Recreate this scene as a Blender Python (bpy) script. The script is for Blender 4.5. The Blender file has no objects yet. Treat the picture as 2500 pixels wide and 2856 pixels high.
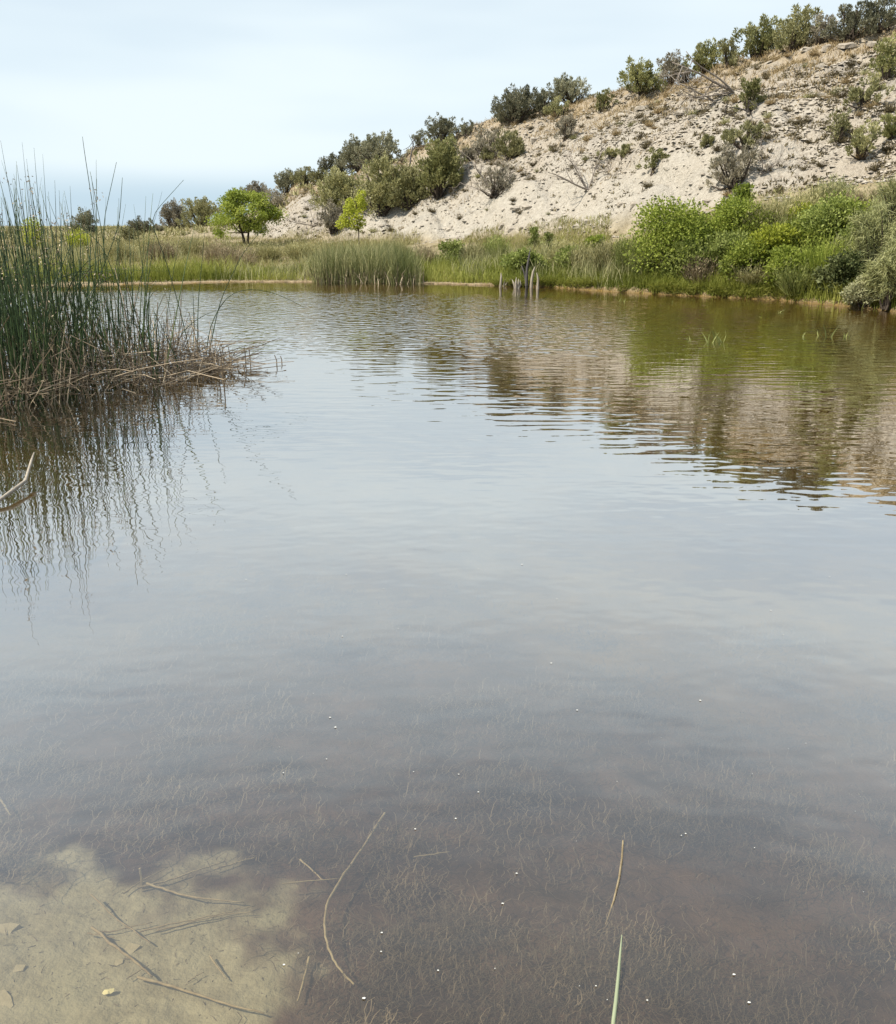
import bpy, math
import numpy as np
from mathutils import Vector

# ------------------------------------------------------------------ camera, sky, sun, exposure
scene = bpy.context.scene
C = scene.collection
CAM_H, PITCH, FOC = 1.7, math.radians(18.4), 2400.0
cam_data = bpy.data.cameras.new("camera")
cam_data.sensor_fit = 'HORIZONTAL'
cam_data.sensor_width = 36.0
cam_data.lens = 36.0 * FOC / 2500.0
cam_data.clip_start = 0.05
cam_data.clip_end = 12000
camera = bpy.data.objects.new("camera", cam_data)
C.objects.link(camera)
camera.location = (0, 0, CAM_H)
camera.rotation_euler = (math.radians(90) - PITCH, 0, 0)
scene.camera = camera

SUN_EL, SUN_AZ = math.radians(50), math.radians(-112)      # azimuth from +Y, clockwise seen from above: light from the left
sun_dir = Vector((math.sin(SUN_AZ) * math.cos(SUN_EL), math.cos(SUN_AZ) * math.cos(SUN_EL), math.sin(SUN_EL)))
sun_data = bpy.data.lights.new("sun", 'SUN')
sun_data.energy = 5.0
sun_data.angle = math.radians(1.5)
sun_data.color = (1.0, 0.92, 0.79)
sun = bpy.data.objects.new("sun", sun_data)
C.objects.link(sun)
sun.rotation_euler = sun_dir.to_track_quat('Z', 'Y').to_euler()

world = bpy.data.worlds.new("World")
scene.world = world
world.use_nodes = True
world.cycles.sampling_method = 'MANUAL'
world.cycles.sample_map_resolution = 256


def node(nt, kind, **kw):
    n = nt.nodes.new(kind)
    for k, v in kw.items():
        if k.startswith('i_'):
            key = k[2:]
            n.inputs[int(key) if key.isdigit() else key.replace('_', ' ')].default_value = v
        else:
            setattr(n, k, v)
    return n


def ln(nt, a, b):
    nt.links.new(a, b)


def math_n(nt, op, a, b=None, clamp=False):
    n = nt.nodes.new('ShaderNodeMath')
    n.operation = op
    n.use_clamp = clamp
    for i, v in enumerate((a, b)):
        if v is None:
            continue
        if isinstance(v, (int, float)):
            n.inputs[i].default_value = v
        else:
            ln(nt, v, n.inputs[i])
    return n.outputs[0]


def ramp_n(nt, fac, a, b, lo=0.0, hi=1.0, smooth=True):
    n = nt.nodes.new('ShaderNodeMapRange')
    n.interpolation_type = 'SMOOTHSTEP' if smooth else 'LINEAR'
    n.clamp = True
    ln(nt, fac, n.inputs['Value'])
    n.inputs['From Min'].default_value = a
    n.inputs['From Max'].default_value = b
    n.inputs['To Min'].default_value = lo
    n.inputs['To Max'].default_value = hi
    return n.outputs[0]


def mix_n(nt, fac, a, b, blend='MIX'):
    n = nt.nodes.new('ShaderNodeMix')
    n.data_type = 'RGBA'
    n.blend_type = blend
    for sock, v in ((n.inputs[0], fac), (n.inputs[6], a), (n.inputs[7], b)):
        if isinstance(v, (int, float)):
            sock.default_value = v
        elif isinstance(v, tuple):
            sock.default_value = (v + (1.0,))[:4]
        else:
            ln(nt, v, sock)
    return n.outputs[2]


def noise_n(nt, vec, scale, detail=3.0, rough=0.5, dist=0.0):
    n = node(nt, 'ShaderNodeTexNoise')
    n.inputs['Scale'].default_value = scale
    n.inputs['Detail'].default_value = detail
    n.inputs['Roughness'].default_value = rough
    n.inputs['Distortion'].default_value = dist
    if vec is not None:
        ln(nt, vec, n.inputs['Vector'])
    return n.outputs[0]


wt = world.node_tree
wt.nodes.clear()
sky_n = node(wt, 'ShaderNodeTexSky', sky_type='NISHITA')
sky_n.sun_disc = False
sky_n.sun_elevation = SUN_EL
sky_n.sun_rotation = SUN_AZ
sky_n.altitude = 1500
sky_n.air_density = 1.0
sky_n.dust_density = 0.7
sky_n.ozone_density = 1.0
tcw = node(wt, 'ShaderNodeTexCoord')
sepw = node(wt, 'ShaderNodeSeparateXYZ')
ln(wt, tcw.outputs['Generated'], sepw.inputs[0])
mapw = node(wt, 'ShaderNodeMapping')
mapw.inputs['Scale'].default_value = (1.0, 1.0, 5.0)
ln(wt, tcw.outputs['Generated'], mapw.inputs[0])
cl_a = noise_n(wt, mapw.outputs[0], 1.9, 3.0, 0.55)
cl_b = cl_a
elev = math_n(wt, 'ADD', sepw.outputs[2], math_n(wt, 'MULTIPLY', math_n(wt, 'SUBTRACT', cl_b, 0.5), 0.012))
veil_low = ramp_n(wt, elev, 0.022, 0.066)
veil_hi = ramp_n(wt, sepw.outputs[2], 0.16, 0.85, 1.0, 0.4)
veil = math_n(wt, 'MULTIPLY', math_n(wt, 'MULTIPLY', veil_low, veil_hi), ramp_n(wt, cl_a, 0.3, 0.68, 0.68, 1.0))
gap = mix_n(wt, ramp_n(wt, sepw.outputs[2], 0.0, 0.3, 0.92, 0.2), sky_n.outputs[0], (4.0, 5.2, 6.15))
sky_col = mix_n(wt, veil, gap, (6.3, 7.1, 7.45))
bgw = node(wt, 'ShaderNodeBackground')
bgw.inputs['Strength'].default_value = 0.1
ln(wt, sky_col, bgw.inputs['Color'])
ln(wt, bgw.outputs[0], node(wt, 'ShaderNodeOutputWorld').inputs[0])

scene.view_settings.view_transform = 'Standard'
scene.view_settings.look = 'None'
scene.view_settings.gamma = 1.0
scene.view_settings.use_curve_mapping = False
scene.view_settings.exposure = 0.48
scene.render.engine = 'CYCLES'
scene.cycles.use_denoising = True
scene.cycles.adaptive_threshold = 0.02
scene.cycles.max_bounces = 8
scene.cycles.diffuse_bounces = 3
scene.cycles.glossy_bounces = 3
scene.cycles.transparent_max_bounces = 8
scene.cycles.volume_bounces = 0
scene.cycles.caustics_reflective = False
scene.cycles.caustics_refractive = False
scene.cycles.sample_clamp_indirect = 6.0

# ------------------------------------------------------------------ helpers
rng = np.random.default_rng(7)
CP, SP = math.cos(PITCH), math.sin(PITCH)


def rays(px, py):
    """Directions through photograph positions (2500 x 2856); their component along the view axis is 1."""
    px, py = np.asarray(px, float), np.asarray(py, float)
    cx, cy = (px - 1250.0) / FOC, (1428.0 - py) / FOC
    return np.stack([cx, CP + cy * SP, -SP + cy * CP], -1)


_tab = np.random.default_rng(99).random((256, 256))


def vnoise(x, y):
    x, y = np.asarray(x, float), np.asarray(y, float)
    xi, yi = np.floor(x).astype(int), np.floor(y).astype(int)
    fx, fy = x - xi, y - yi
    fx, fy = fx * fx * (3 - 2 * fx), fy * fy * (3 - 2 * fy)
    a, b = _tab[xi & 255, yi & 255], _tab[(xi + 1) & 255, yi & 255]
    c, d = _tab[xi & 255, (yi + 1) & 255], _tab[(xi + 1) & 255, (yi + 1) & 255]
    return (a * (1 - fx) + b * fx) * (1 - fy) + (c * (1 - fx) + d * fx) * fy


def fbm(x, y, oct=4):
    r, a, s = 0.0, 0.5, 0.0
    for k in range(oct):
        r = r + a * (vnoise(x * 2 ** k + 17.3 * k, y * 2 ** k + 5.1 * k) - 0.5)
        s += a
        a *= 0.5
    return r / s * 2.0


def sstep(a, b, x):
    t = np.clip((x - a) / (b - a), 0, 1)
    return t * t * (3 - 2 * t)


class MB:
    """Collects verts, faces and a per-vertex value 'v'; build() links them as ONE mesh object."""

    def __init__(self):
        self.V, self.F, self.A, self.n = [], [], [], 0

    def add(self, verts, faces, v=0.5):
        verts = np.asarray(verts, float).reshape(-1, 3)
        faces = np.asarray(faces, int)
        self.V.append(verts)
        self.F.append(faces + self.n)
        self.A.append(np.broadcast_to(np.asarray(v, float), (len(verts),)))
        self.n += len(verts)

    def mesh(self, name, mat=None, smooth=False, attrs=None):
        me = bpy.data.meshes.new(name)
        V = np.concatenate(self.V)
        me.vertices.add(len(V))
        me.vertices.foreach_set('co', V.astype(np.float32).ravel())
        sizes = np.concatenate([np.full(len(f), f.shape[1]) for f in self.F if len(f)])
        loops = np.concatenate([f.ravel() for f in self.F if len(f)])
        me.loops.add(len(loops))
        me.loops.foreach_set('vertex_index', loops.astype(np.int32))
        me.polygons.add(len(sizes))
        start = np.concatenate([[0], np.cumsum(sizes)[:-1]])
        me.polygons.foreach_set('loop_start', start.astype(np.int32))
        me.polygons.foreach_set('loop_total', sizes.astype(np.int32))
        me.polygons.foreach_set('use_smooth', np.full(len(sizes), bool(smooth)))
        me.update(calc_edges=True)
        at = me.attributes.new('v', 'FLOAT', 'POINT')
        at.data.foreach_set('value', np.concatenate(self.A).astype(np.float32))
        for k, arr in (attrs or {}).items():
            a2 = me.attributes.new(k, 'FLOAT', 'POINT')
            a2.data.foreach_set('value', np.asarray(arr, np.float32))
        if mat:
            me.materials.append(mat)
        return me

    def build(self, name, mat, parent=None, smooth=False, loc=None, attrs=None):
        return put(name, self.mesh(name, mat, smooth, attrs), parent, loc)


def put(name, me, parent=None, loc=None):
    o = bpy.data.objects.new(name, me)
    C.objects.link(o)
    if parent:
        o.parent = parent
    if loc is not None:
        o.location = loc
    return o


def tag(o, label=None, cat=None, group=None, kind=None):
    if label:
        o['label'] = label
    if cat:
        o['category'] = cat
    if group:
        o['group'] = group
    if kind:
        o['kind'] = kind
    return o


def empty(name, loc, label, cat, group=None):
    o = bpy.data.objects.new(name, None)
    C.objects.link(o)
    o.location = loc
    o.empty_display_size = 0.1
    return tag(o, label, cat, group)


def copy_tree(o, loc=None, rotz=None, scale=None):
    c = o.copy()
    C.objects.link(c)
    for ch in o.children:
        d = ch.copy()
        C.objects.link(d)
        d.parent = c
    if loc is not None:
        c.location = loc
    if rotz is not None:
        c.rotation_euler = (0, 0, rotz)
    if scale is not None:
        c.scale = scale
    return c


def unit(a):
    return a / (np.linalg.norm(a, axis=-1, keepdims=True) + 1e-9)


def perp(D, r):
    return unit(np.cross(D, r.normal(size=D.shape)))


def leaves(mb, P, D, L, W, r, v=None):
    """Kite-shaped leaf faces from P along D."""
    n = len(P)
    D = unit(D)
    S = perp(D, r)
    L = np.broadcast_to(L, (n,))[:, None]
    W = np.broadcast_to(W, (n,))[:, None]
    vs = np.stack([P, P + D * L * .45 + S * W * .5, P + D * L, P + D * L * .45 - S * W * .5], 1).reshape(-1, 3)
    f = np.arange(n * 4).reshape(n, 4)
    v = r.random(n) if v is None else np.broadcast_to(v, (n,))
    mb.add(vs, f, np.repeat(v, 4))


def blades(mb, P, D, L, W, r, bend=0.3, v=None):
    """Grass-like blades: a quad and a tip, bending over."""
    n = len(P)
    D = unit(D)
    S = perp(D, r)
    S[:, 2] *= 0.3
    S = unit(S)
    L = np.broadcast_to(L, (n,))[:, None]
    W = np.broadcast_to(W, (n,))[:, None]
    B = r.normal(size=(n, 3)) * bend * L
    B[:, 2] = -np.abs(B[:, 2]) * .5
    mid = P + D * L * .55 + B * .2
    tip = P + D * L + B * .9
    vs = np.stack([P - S * W * .5, P + S * W * .5, mid + S * W * .4, mid - S * W * .4, tip], 1).reshape(-1, 3)
    i = np.arange(n) * 5
    v = r.random(n) if v is None else np.broadcast_to(v, (n,))
    k = mb.n
    mb.add(vs, np.stack([i, i + 1, i + 2, i + 3], 1), np.repeat(v, 5))
    mb.F.append(np.stack([i + 3, i + 2, i + 4], 1) + k)


def tube(mb, pts, rad, sides=5, v=0.5, cap=True):
    pts = np.asarray(pts, float)
    n = len(pts)
    rad = np.broadcast_to(rad, (n,))
    T = unit(np.gradient(pts, axis=0))
    ref = np.array([0.3, 0.2, 1.0]) if abs(T[0][2]) < .8 else np.array([1.0, .3, 0.1])
    U = unit(np.cross(T, ref))
    W = np.cross(T, U)
    a = np.arange(sides) / sides * 2 * math.pi
    ring = pts[:, None] + (U[:, None] * np.cos(a)[None, :, None] + W[:, None] * np.sin(a)[None, :, None]) * rad[:, None, None]
    i = np.arange(n - 1)[:, None] * sides
    j = np.arange(sides)[None]
    j2 = (j + 1) % sides
    f = np.stack([i + j, i + j2, i + sides + j2, i + sides + j], -1).reshape(-1, 4)
    k = mb.n
    mb.add(ring.reshape(-1, 3), f, v)
    if cap:
        mb.F.append(np.array([[k + (n - 1) * sides + s for s in range(sides)]]))


def curve_pts(a, b, n, r, wob=0.1, sag=0.0):
    a, b = np.asarray(a, float), np.asarray(b, float)
    t = np.linspace(0, 1, n)[:, None]
    L = np.linalg.norm(b - a)
    p = a + (b - a) * t
    w = np.cumsum(r.normal(size=(n, 3)), 0) * wob * L / n
    w -= w[0]
    p = p + w * (1 - t * 0.3)
    p[:, 2] += sag * L * np.sin(t[:, 0] * math.pi)
    return p


# ------------------------------------------------------------------ materials
def new_mat(name):
    m = bpy.data.materials.new(name)
    m.use_nodes = True
    nt = m.node_tree
    nt.nodes.clear()
    return m, nt, node(nt, 'ShaderNodeOutputMaterial')


def foliage_mat(name, dark, mid, light, transl=0.25, rough=0.6, vary=0.25):
    m, nt, out = new_mat(name)
    at = node(nt, 'ShaderNodeAttribute', attribute_name='v')
    cr = node(nt, 'ShaderNodeValToRGB')
    e = cr.color_ramp.elements
    e[0].position, e[0].color = 0.0, dark + (1,)
    e[1].position, e[1].color = 1.0, light + (1,)
    x = e.new(0.5)
    x.color = mid + (1,)
    ln(nt, at.outputs['Fac'], cr.inputs[0])
    oi = node(nt, 'ShaderNodeObjectInfo')
    hs = node(nt, 'ShaderNodeHueSaturation')
    ln(nt, ramp_n(nt, oi.outputs['Random'], 0, 1, 1 - vary, 1 + vary, False), hs.inputs['Value'])
    ln(nt, cr.outputs[0], hs.inputs['Color'])
    p = node(nt, 'ShaderNodeBsdfPrincipled')
    p.inputs['Roughness'].default_value = rough
    p.inputs['Specular IOR Level'].default_value = 0.25
    ln(nt, hs.outputs[0], p.inputs['Base Color'])
    tr = node(nt, 'ShaderNodeBsdfTranslucent')
    ln(nt, hs.outputs[0], tr.inputs['Color'])
    mx = node(nt, 'ShaderNodeMixShader')
    mx.inputs[0].default_value = transl
    ln(nt, p.outputs[0], mx.inputs[1])
    ln(nt, tr.outputs[0], mx.inputs[2])
    ln(nt, mx.outputs[0], out.inputs[0])
    return m


def wood_mat(name, a, b, rough=0.85, scale=30):
    m, nt, out = new_mat(name)
    tc = node(nt, 'ShaderNodeTexCoord')
    mp = node(nt, 'ShaderNodeMapping')
    mp.inputs['Scale'].default_value = (1, 1, 0.25)
    ln(nt, tc.outputs['Object'], mp.inputs[0])
    nz = noise_n(nt, mp.outputs[0], scale, 4, 0.6)
    at = node(nt, 'ShaderNodeAttribute', attribute_name='v')
    f = math_n(nt, 'ADD', math_n(nt, 'MULTIPLY', ramp_n(nt, nz, .3, .7), .55), math_n(nt, 'MULTIPLY', at.outputs['Fac'], .45))
    p = node(nt, 'ShaderNodeBsdfPrincipled')
    p.inputs['Roughness'].default_value = rough
    p.inputs['Specular IOR Level'].default_value = 0.2
    ln(nt, mix_n(nt, f, a, b), p.inputs['Base Color'])
    bp = node(nt, 'ShaderNodeBump')
    bp.inputs['Strength'].default_value = 0.5
    bp.inputs['Distance'].default_value = 0.01
    ln(nt, nz, bp.inputs['Height'])
    ln(nt, bp.outputs[0], p.inputs['Normal'])
    ln(nt, p.outputs[0], out.inputs[0])
    return m


M = {
    'jun_dark': foliage_mat('juniper_grey_green', (0.1, 0.105, 0.065), (0.21, 0.21, 0.135), (0.35, 0.34, 0.23), 0.28),
    'jun_olive': foliage_mat('juniper_olive', (0.115, 0.12, 0.052), (0.27, 0.265, 0.125), (0.44, 0.415, 0.22), 0.28),
    'jun_green': foliage_mat('juniper_green', (0.1, 0.11, 0.04), (0.24, 0.245, 0.1), (0.4, 0.385, 0.18), 0.28),
    'jun_grey': foliage_mat('juniper_grey', (0.15, 0.135, 0.1), (0.28, 0.255, 0.19), (0.42, 0.385, 0.3), 0.25),
    'leaf_bright': foliage_mat('leaf_bright', (0.11, 0.14, 0.02), (0.27, 0.33, 0.055), (0.44, 0.48, 0.11), 0.4),
    'leaf_green': foliage_mat('leaf_green', (0.09, 0.115, 0.025), (0.21, 0.25, 0.06), (0.36, 0.4, 0.13), 0.35),
    'leaf_yellow': foliage_mat('leaf_yellow', (0.22, 0.26, 0.03), (0.4, 0.44, 0.05), (0.55, 0.58, 0.11), 0.4),
    'leaf_dark': foliage_mat('leaf_dark', (0.04, 0.06, 0.018), (0.12, 0.145, 0.05), (0.22, 0.24, 0.1), 0.25),
    'leaf_silver': foliage_mat('leaf_silver', (0.18, 0.185, 0.09), (0.34, 0.34, 0.19), (0.5, 0.49, 0.32), 0.25),
    'brush_pale': foliage_mat('brush_pale', (0.17, 0.165, 0.06), (0.32, 0.3, 0.135), (0.5, 0.46, 0.25), 0.25),
    'brush_grey': foliage_mat('brush_grey', (0.15, 0.12, 0.07), (0.28, 0.225, 0.135), (0.42, 0.345, 0.22), 0.2),
    'brush_green': foliage_mat('brush_green', (0.09, 0.11, 0.025), (0.21, 0.24, 0.07), (0.34, 0.36, 0.13), 0.3),
    'tamarisk': foliage_mat('tamarisk', (0.13, 0.14, 0.055), (0.3, 0.31, 0.135), (0.48, 0.48, 0.26), 0.3),
    'tamarisk_pink': foliage_mat('tamarisk_pink', (0.14, 0.12, 0.07), (0.27, 0.22, 0.13), (0.42, 0.33, 0.23), .25),
    'grass_green': foliage_mat('grass_green', (0.1, 0.125, 0.018), (0.25, 0.275, 0.05), (0.42, 0.42, 0.12), 0.35, vary=0),
    'grass_dry': foliage_mat('grass_dry', (0.17, 0.16, 0.06), (0.31, 0.28, 0.12), (0.47, 0.41, 0.22), .3, vary=0),
    'grass_hill': foliage_mat('grass_hill', (0.2, 0.15, 0.08), (0.34, 0.26, 0.14), (0.48, 0.38, 0.22), .25, vary=0),
    'tuft': foliage_mat('tuft_brown', (0.06, 0.05, 0.028), (0.12, 0.10, 0.055), (0.22, 0.18, 0.1), .15),
    'reed': foliage_mat('reed_green', (0.022, 0.042, 0.016), (0.05, 0.085, 0.032), (0.12, 0.16, 0.06), 0.05, rough=.4),
    'reed_far': foliage_mat('reed_far', (0.1, 0.125, 0.04), (0.24, 0.25, 0.1), (0.48, 0.45, 0.24), 0.25, vary=0),
    'thatch': foliage_mat('dead_reed', (0.08, 0.06, 0.042), (0.32, 0.25, 0.17), (0.62, 0.52, 0.38), 0.1),
    'weed': foliage_mat('water_weed', (0.045, 0.034, 0.022), (0.105, 0.08, 0.052), (0.22, 0.175, 0.12), 0.1, vary=0),
    'bark': wood_mat('bark_dark', (0.03, 0.024, 0.018), (0.09, 0.07, 0.055)),
    'deadwood': wood_mat('dead_wood', (0.12, 0.10, 0.085), (0.34, 0.30, 0.26)),
    'snagwood': wood_mat('bleached_wood', (0.21, 0.18, 0.14), (0.44, 0.39, 0.32)),
    'darkwood': wood_mat('charred_wood', (0.035, 0.033, 0.033), (0.13, 0.12, 0.115)),
    'stick': wood_mat('sunken_stick', (0.16, 0.12, 0.07), (0.36, 0.3, 0.19)),
}


def rock_mat():
    m, nt, out = new_mat('limestone')
    g = node(nt, 'ShaderNodeNewGeometry')
    n1 = noise_n(nt, g.outputs['Position'], 3.0, 5, .6)
    at = node(nt, 'ShaderNodeAttribute', attribute_name='v')
    c = mix_n(nt, ramp_n(nt, n1, .3, .7), (0.29, 0.255, 0.21), (0.47, 0.43, 0.365))
    c = mix_n(nt, math_n(nt, 'MULTIPLY', at.outputs['Fac'], .5), c, (0.30, 0.26, 0.21))
    p = node(nt, 'ShaderNodeBsdfPrincipled')
    p.inputs['Roughness'].default_value = .9
    p.inputs['Specular IOR Level'].default_value = .15
    ln(nt, c, p.inputs['Base Color'])
    bp = node(nt, 'ShaderNodeBump')
    bp.inputs['Strength'].default_value = .6
    bp.inputs['Distance'].default_value = .05
    ln(nt, noise_n(nt, g.outputs['Position'], 12, 4, .65), bp.inputs['Height'])
    ln(nt, bp.outputs[0], p.inputs['Normal'])
    ln(nt, p.outputs[0], out.inputs[0])
    return m


M['rock'] = rock_mat()

# ------------------------------------------------------------------ terrain: pond basin, banks, hill, plain
D2S = 2500 / 1792.0


def z0(px, py):
    """Where the line of sight meets the water level."""
    d = rays(px, py)
    s = -CAM_H / d[..., 2]
    return d[..., 0] * s, d[..., 1] * s


shore_px = np.array([(-60, 574), (60, 574), (150, 572), (300, 567), (480, 563.5), (700, 565), (900, 568.5), (1000, 571), (1060, 572), (1110, 574), (1150, 579),
                     (1250, 585), (1400, 592), (1550, 600), (1700, 612), (1800, 623), (1860, 630)]) * D2S
sx, sy = z0(shore_px[:, 0], shore_px[:, 1])
SH_T, SH_Y = sx / sy, sy
# photograph column (1792 wide): toe (y, depth), crest (y, depth)
cols = [(-80, 480, 60, 455, 150), (300, 480, 60, 455, 120), (340, 478, 58, 454, 95), (430, 476, 55, 446, 78), (500, 478, 53, 428, 74), (560, 482, 51, 398, 70), (600, 482, 49, 366, 67),
        (700, 482, 46, 338, 63), (840, 486, 42, 294, 58), (1000, 481, 38, 240, 54), (1150, 478, 34, 209, 50),
        (1300, 462, 31, 166, 46), (1500, 402, 28, 112, 42), (1700, 372, 26.5, 74, 39.5), (1800, 356, 26, 48, 38), (1950, 340, 25, 10, 37)]
K_T, K_TY, K_TZ, K_CY, K_CZ = [], [], [], [], []
for cx_, ty, td, cy_, cd in cols:
    d1, d2 = rays(cx_ * D2S, ty * D2S), rays(cx_ * D2S, cy_ * D2S)
    K_T.append(d2[0] / d2[1])
    K_TY.append(td)
    K_TZ.append(CAM_H + td * d1[2] / d1[1])
    K_CY.append(cd)
    K_CZ.append(CAM_H + cd * d2[2] / d2[1])


def pond_d(x, y):
    """Rough distance to the shore, positive inside the pond."""
    t = np.clip(x / np.maximum(y, .5), -.75, .75)
    far = np.interp(t, SH_T, SH_Y) - y + 0.35 * fbm(x * .8, y * .3, 3)
    xl = np.interp(y, [0, 2, 5, 9, 14, 20, 28, 40], [-2.2, -3.2, -4.6, -6.2, -8.2, -11, -14.5, -20])
    xr = np.interp(y, [0, 3, 8, 14, 20, 30], [5, 8, 11, 12.5, 13, 13])
    yn = np.interp(x, [-6, -1.5, 0, 2, 6], [1.2, 0.75, 0.35, -0.2, -.6])
    return np.minimum(np.minimum(far, (x - xl) * .9), np.minimum(xr - x, (y - yn) * .8))


def terrain(x, y, masks=False):
    x, y = np.asarray(x, float), np.asarray(y, float)
    d = pond_d(x, y)
    ys = np.maximum(y, .5)
    t = np.clip(x / ys, -.62, .62)
    yt, zt = np.interp(t, K_T, K_TY), np.interp(t, K_T, K_TZ)
    yc, zc = np.interp(t, K_T, K_CY), np.interp(t, K_T, K_CZ)
    ysh = np.interp(t, SH_T, SH_Y)
    # bank between shore and toe
    ub = np.clip((y - ysh) / (yt - ysh), 0, 1)
    right = sstep(0.02, .12, t)
    rim = .03 + .08 * right
    bank = rim + (zt - rim) * (ub ** (1.0 - .12 * right)) * sstep(-.05, .12, ub)
    # hill between toe and crest, then a rounded back
    u = (y - yt) / (yc - yt)
    uc = np.clip(u, 0, 1)
    hgt = zc - zt
    prof = uc + .10 * np.sin(uc * math.pi) + .035 * np.sin(uc * 2 * math.pi)
    prof = np.where(uc > .9, prof - (uc - .9) ** 2 * 1.2, prof)
    prof = prof / (1 - .012)
    hill = zt + hgt * prof
    back = np.maximum(y - yc, 0)
    hill = hill - np.minimum(back * .10, np.maximum(hgt, 0.0) * .8 + .3) * sstep(0, 6, back)
    land = np.where(y < yt, bank, hill)
    hm = sstep(-.02, .08, u) * sstep(.5, 2.0, hgt) * (y > 5)
    # relief
    rel = .30 * fbm(x * .18, y * .18, 4) + .14 * fbm(x * .9 + 3, y * .9, 3) + .07 * fbm(x * 3.1, y * 3.1, 3)
    gul = np.abs(fbm(x * .35 + y * .06, y * .05 + 9, 3))
    ledge = .16 * sstep(.1, .25, fbm(x * .25, y * 1.1 + 4, 3))
    strat = (hill - zt) * .9 + .5 * fbm(x * .12 + 7, y * .12, 2)
    strat = strat - np.floor(strat)
    rel = rel + .20 * (sstep(0, .85, strat) - sstep(.86, 1.0, strat) - .45) * sstep(-.25, .25, fbm(x * .2 + 40, y * .2, 2)) + .10 * fbm(x * .5, y * .5 + 70, 3)
    land = land + hm * (rel - .42 * (1 - sstep(0, .22, gul)) + ledge)
    flat = (1 - hm) * (y > 5)
    land = land + flat * (.10 * fbm(x * .25, y * .25, 4) + .04 * fbm(x * 1.5, y * 1.5, 3)) * sstep(0, 3, -d)
    # near and side banks behind the lens' reach
    r = np.hypot(x, y)
    side = .04 + .22 * sstep(0, .7, -d) + .012 * np.clip(-d, 0, 30) + .05 * fbm(x * 1.2, y * 1.2, 3) * sstep(0, .5, -d)
    wfront = sstep(4, 10, y) * sstep(-.66, -.56, x / ys)
    land = np.where(y > 4, land * wfront + side * (1 - wfront), side)
    # far plain
    wf = sstep(140, 260, r)
    land = land * (1 - wf) + wf * (1.1 + .5 * fbm(x * .004, y * .004, 3))
    # pond bed
    bed = -(.02 + .21 * np.clip(d, 0, 2.2) + .13 * np.clip(d - 2.2, 0, 6)) - .035 * (fbm(x * 1.3, y * 1.3, 3)) * sstep(.2, 1, d)
    bed = bed + .012 * fbm(x * 9, y * 9, 3)
    bed = bed - .14 * sstep(.1, 1.4, x + .12 * y - .2) * sstep(.3, 1.0, d)
    w = sstep(-.04, .06, d)
    z = land * (1 - w) + bed * w
    z = np.where(d > 0.02, np.minimum(z, -.012 - .1 * np.minimum(d, .1)), np.maximum(z, .012 + .0 * d))
    if not masks:
        return z
    return z, d, hm, uc, u


def hit(px, py, lo=14.0, hi=160.0):
    """Point of the terrain seen at a photograph position (or the nearest approach at a skyline), and its depth."""
    d = rays(px, py)
    s = np.concatenate([np.arange(lo, 70, .005 if lo < 14 else .05), np.geomspace(max(lo, 70), hi, 500)])
    P = d[None] * s[:, None]
    g = terrain(P[:, 0], P[:, 1]) - (CAM_H + P[:, 2])
    i = np.where(g > 0)[0]
    i = i[0] if len(i) else int(np.argmax(np.where(s < 75, g, -99)))
    return np.array([P[i, 0], P[i, 1], float(terrain(P[i, 0], P[i, 1]))]), s[i]


az = np.radians(np.concatenate([np.arange(-180, -43, 3.0), np.arange(-43, -30, .3), np.arange(-30, 30, .125), np.arange(30, 43, .3), np.arange(43, 180, 3.0)]))
rr = np.concatenate([np.geomspace(.25, 1.0, 14)[:-1], np.geomspace(1.0, 6, 150)[:-1], np.geomspace(6, 19, 70)[:-1], np.arange(19, 72, .22), np.geomspace(72, 6000, 70)])
A_, R_ = np.meshgrid(az, rr)
GX, GY = np.sin(A_) * R_, np.cos(A_) * R_
GZ, Gd, Ghm, Guc, Gu = terrain(GX, GY, True)
nr, na = GX.shape
gm = MB()
i = np.arange(nr - 1)[:, None] * na
j = np.arange(na)[None]
j2 = (j + 1) % na
gm.add(np.stack([GX, GY, GZ], -1).reshape(-1, 3), np.stack([i + j, i + na + j, i + na + j2, i + j2], -1).reshape(-1, 4), .5)
gm.add([(0, 0, float(terrain(0.0, 0.0)))], np.zeros((0, 4), int))
gm.F.append(np.stack([np.arange(na), (np.arange(na) + 1) % na, np.full(na, nr * na)], 1))


def sand_mask(x, y):
    """The bare sandy shallows at the near left."""
    sand_poly_x = .05 - .42 * np.clip(y - 1.6, -1, 2) + .25 * fbm(x * 2.3 + 8, y * 2.3, 3) + .22 * fbm(x * 9 + 8, y * 9, 3)
    return sstep(.12, -.06, x + .32 - sand_poly_x + .1) * sstep(2.22, 1.95, y + .12 * x + (.3 * fbm(x * 2.5, y * 2.5 + 40, 3) + .25 * fbm(x * 8, y * 8 + 40, 3)) - .1 * sstep(-1.1, -1.9, x))


ext = lambda a, fill=0.0: np.append(a.ravel(), fill)


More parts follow.
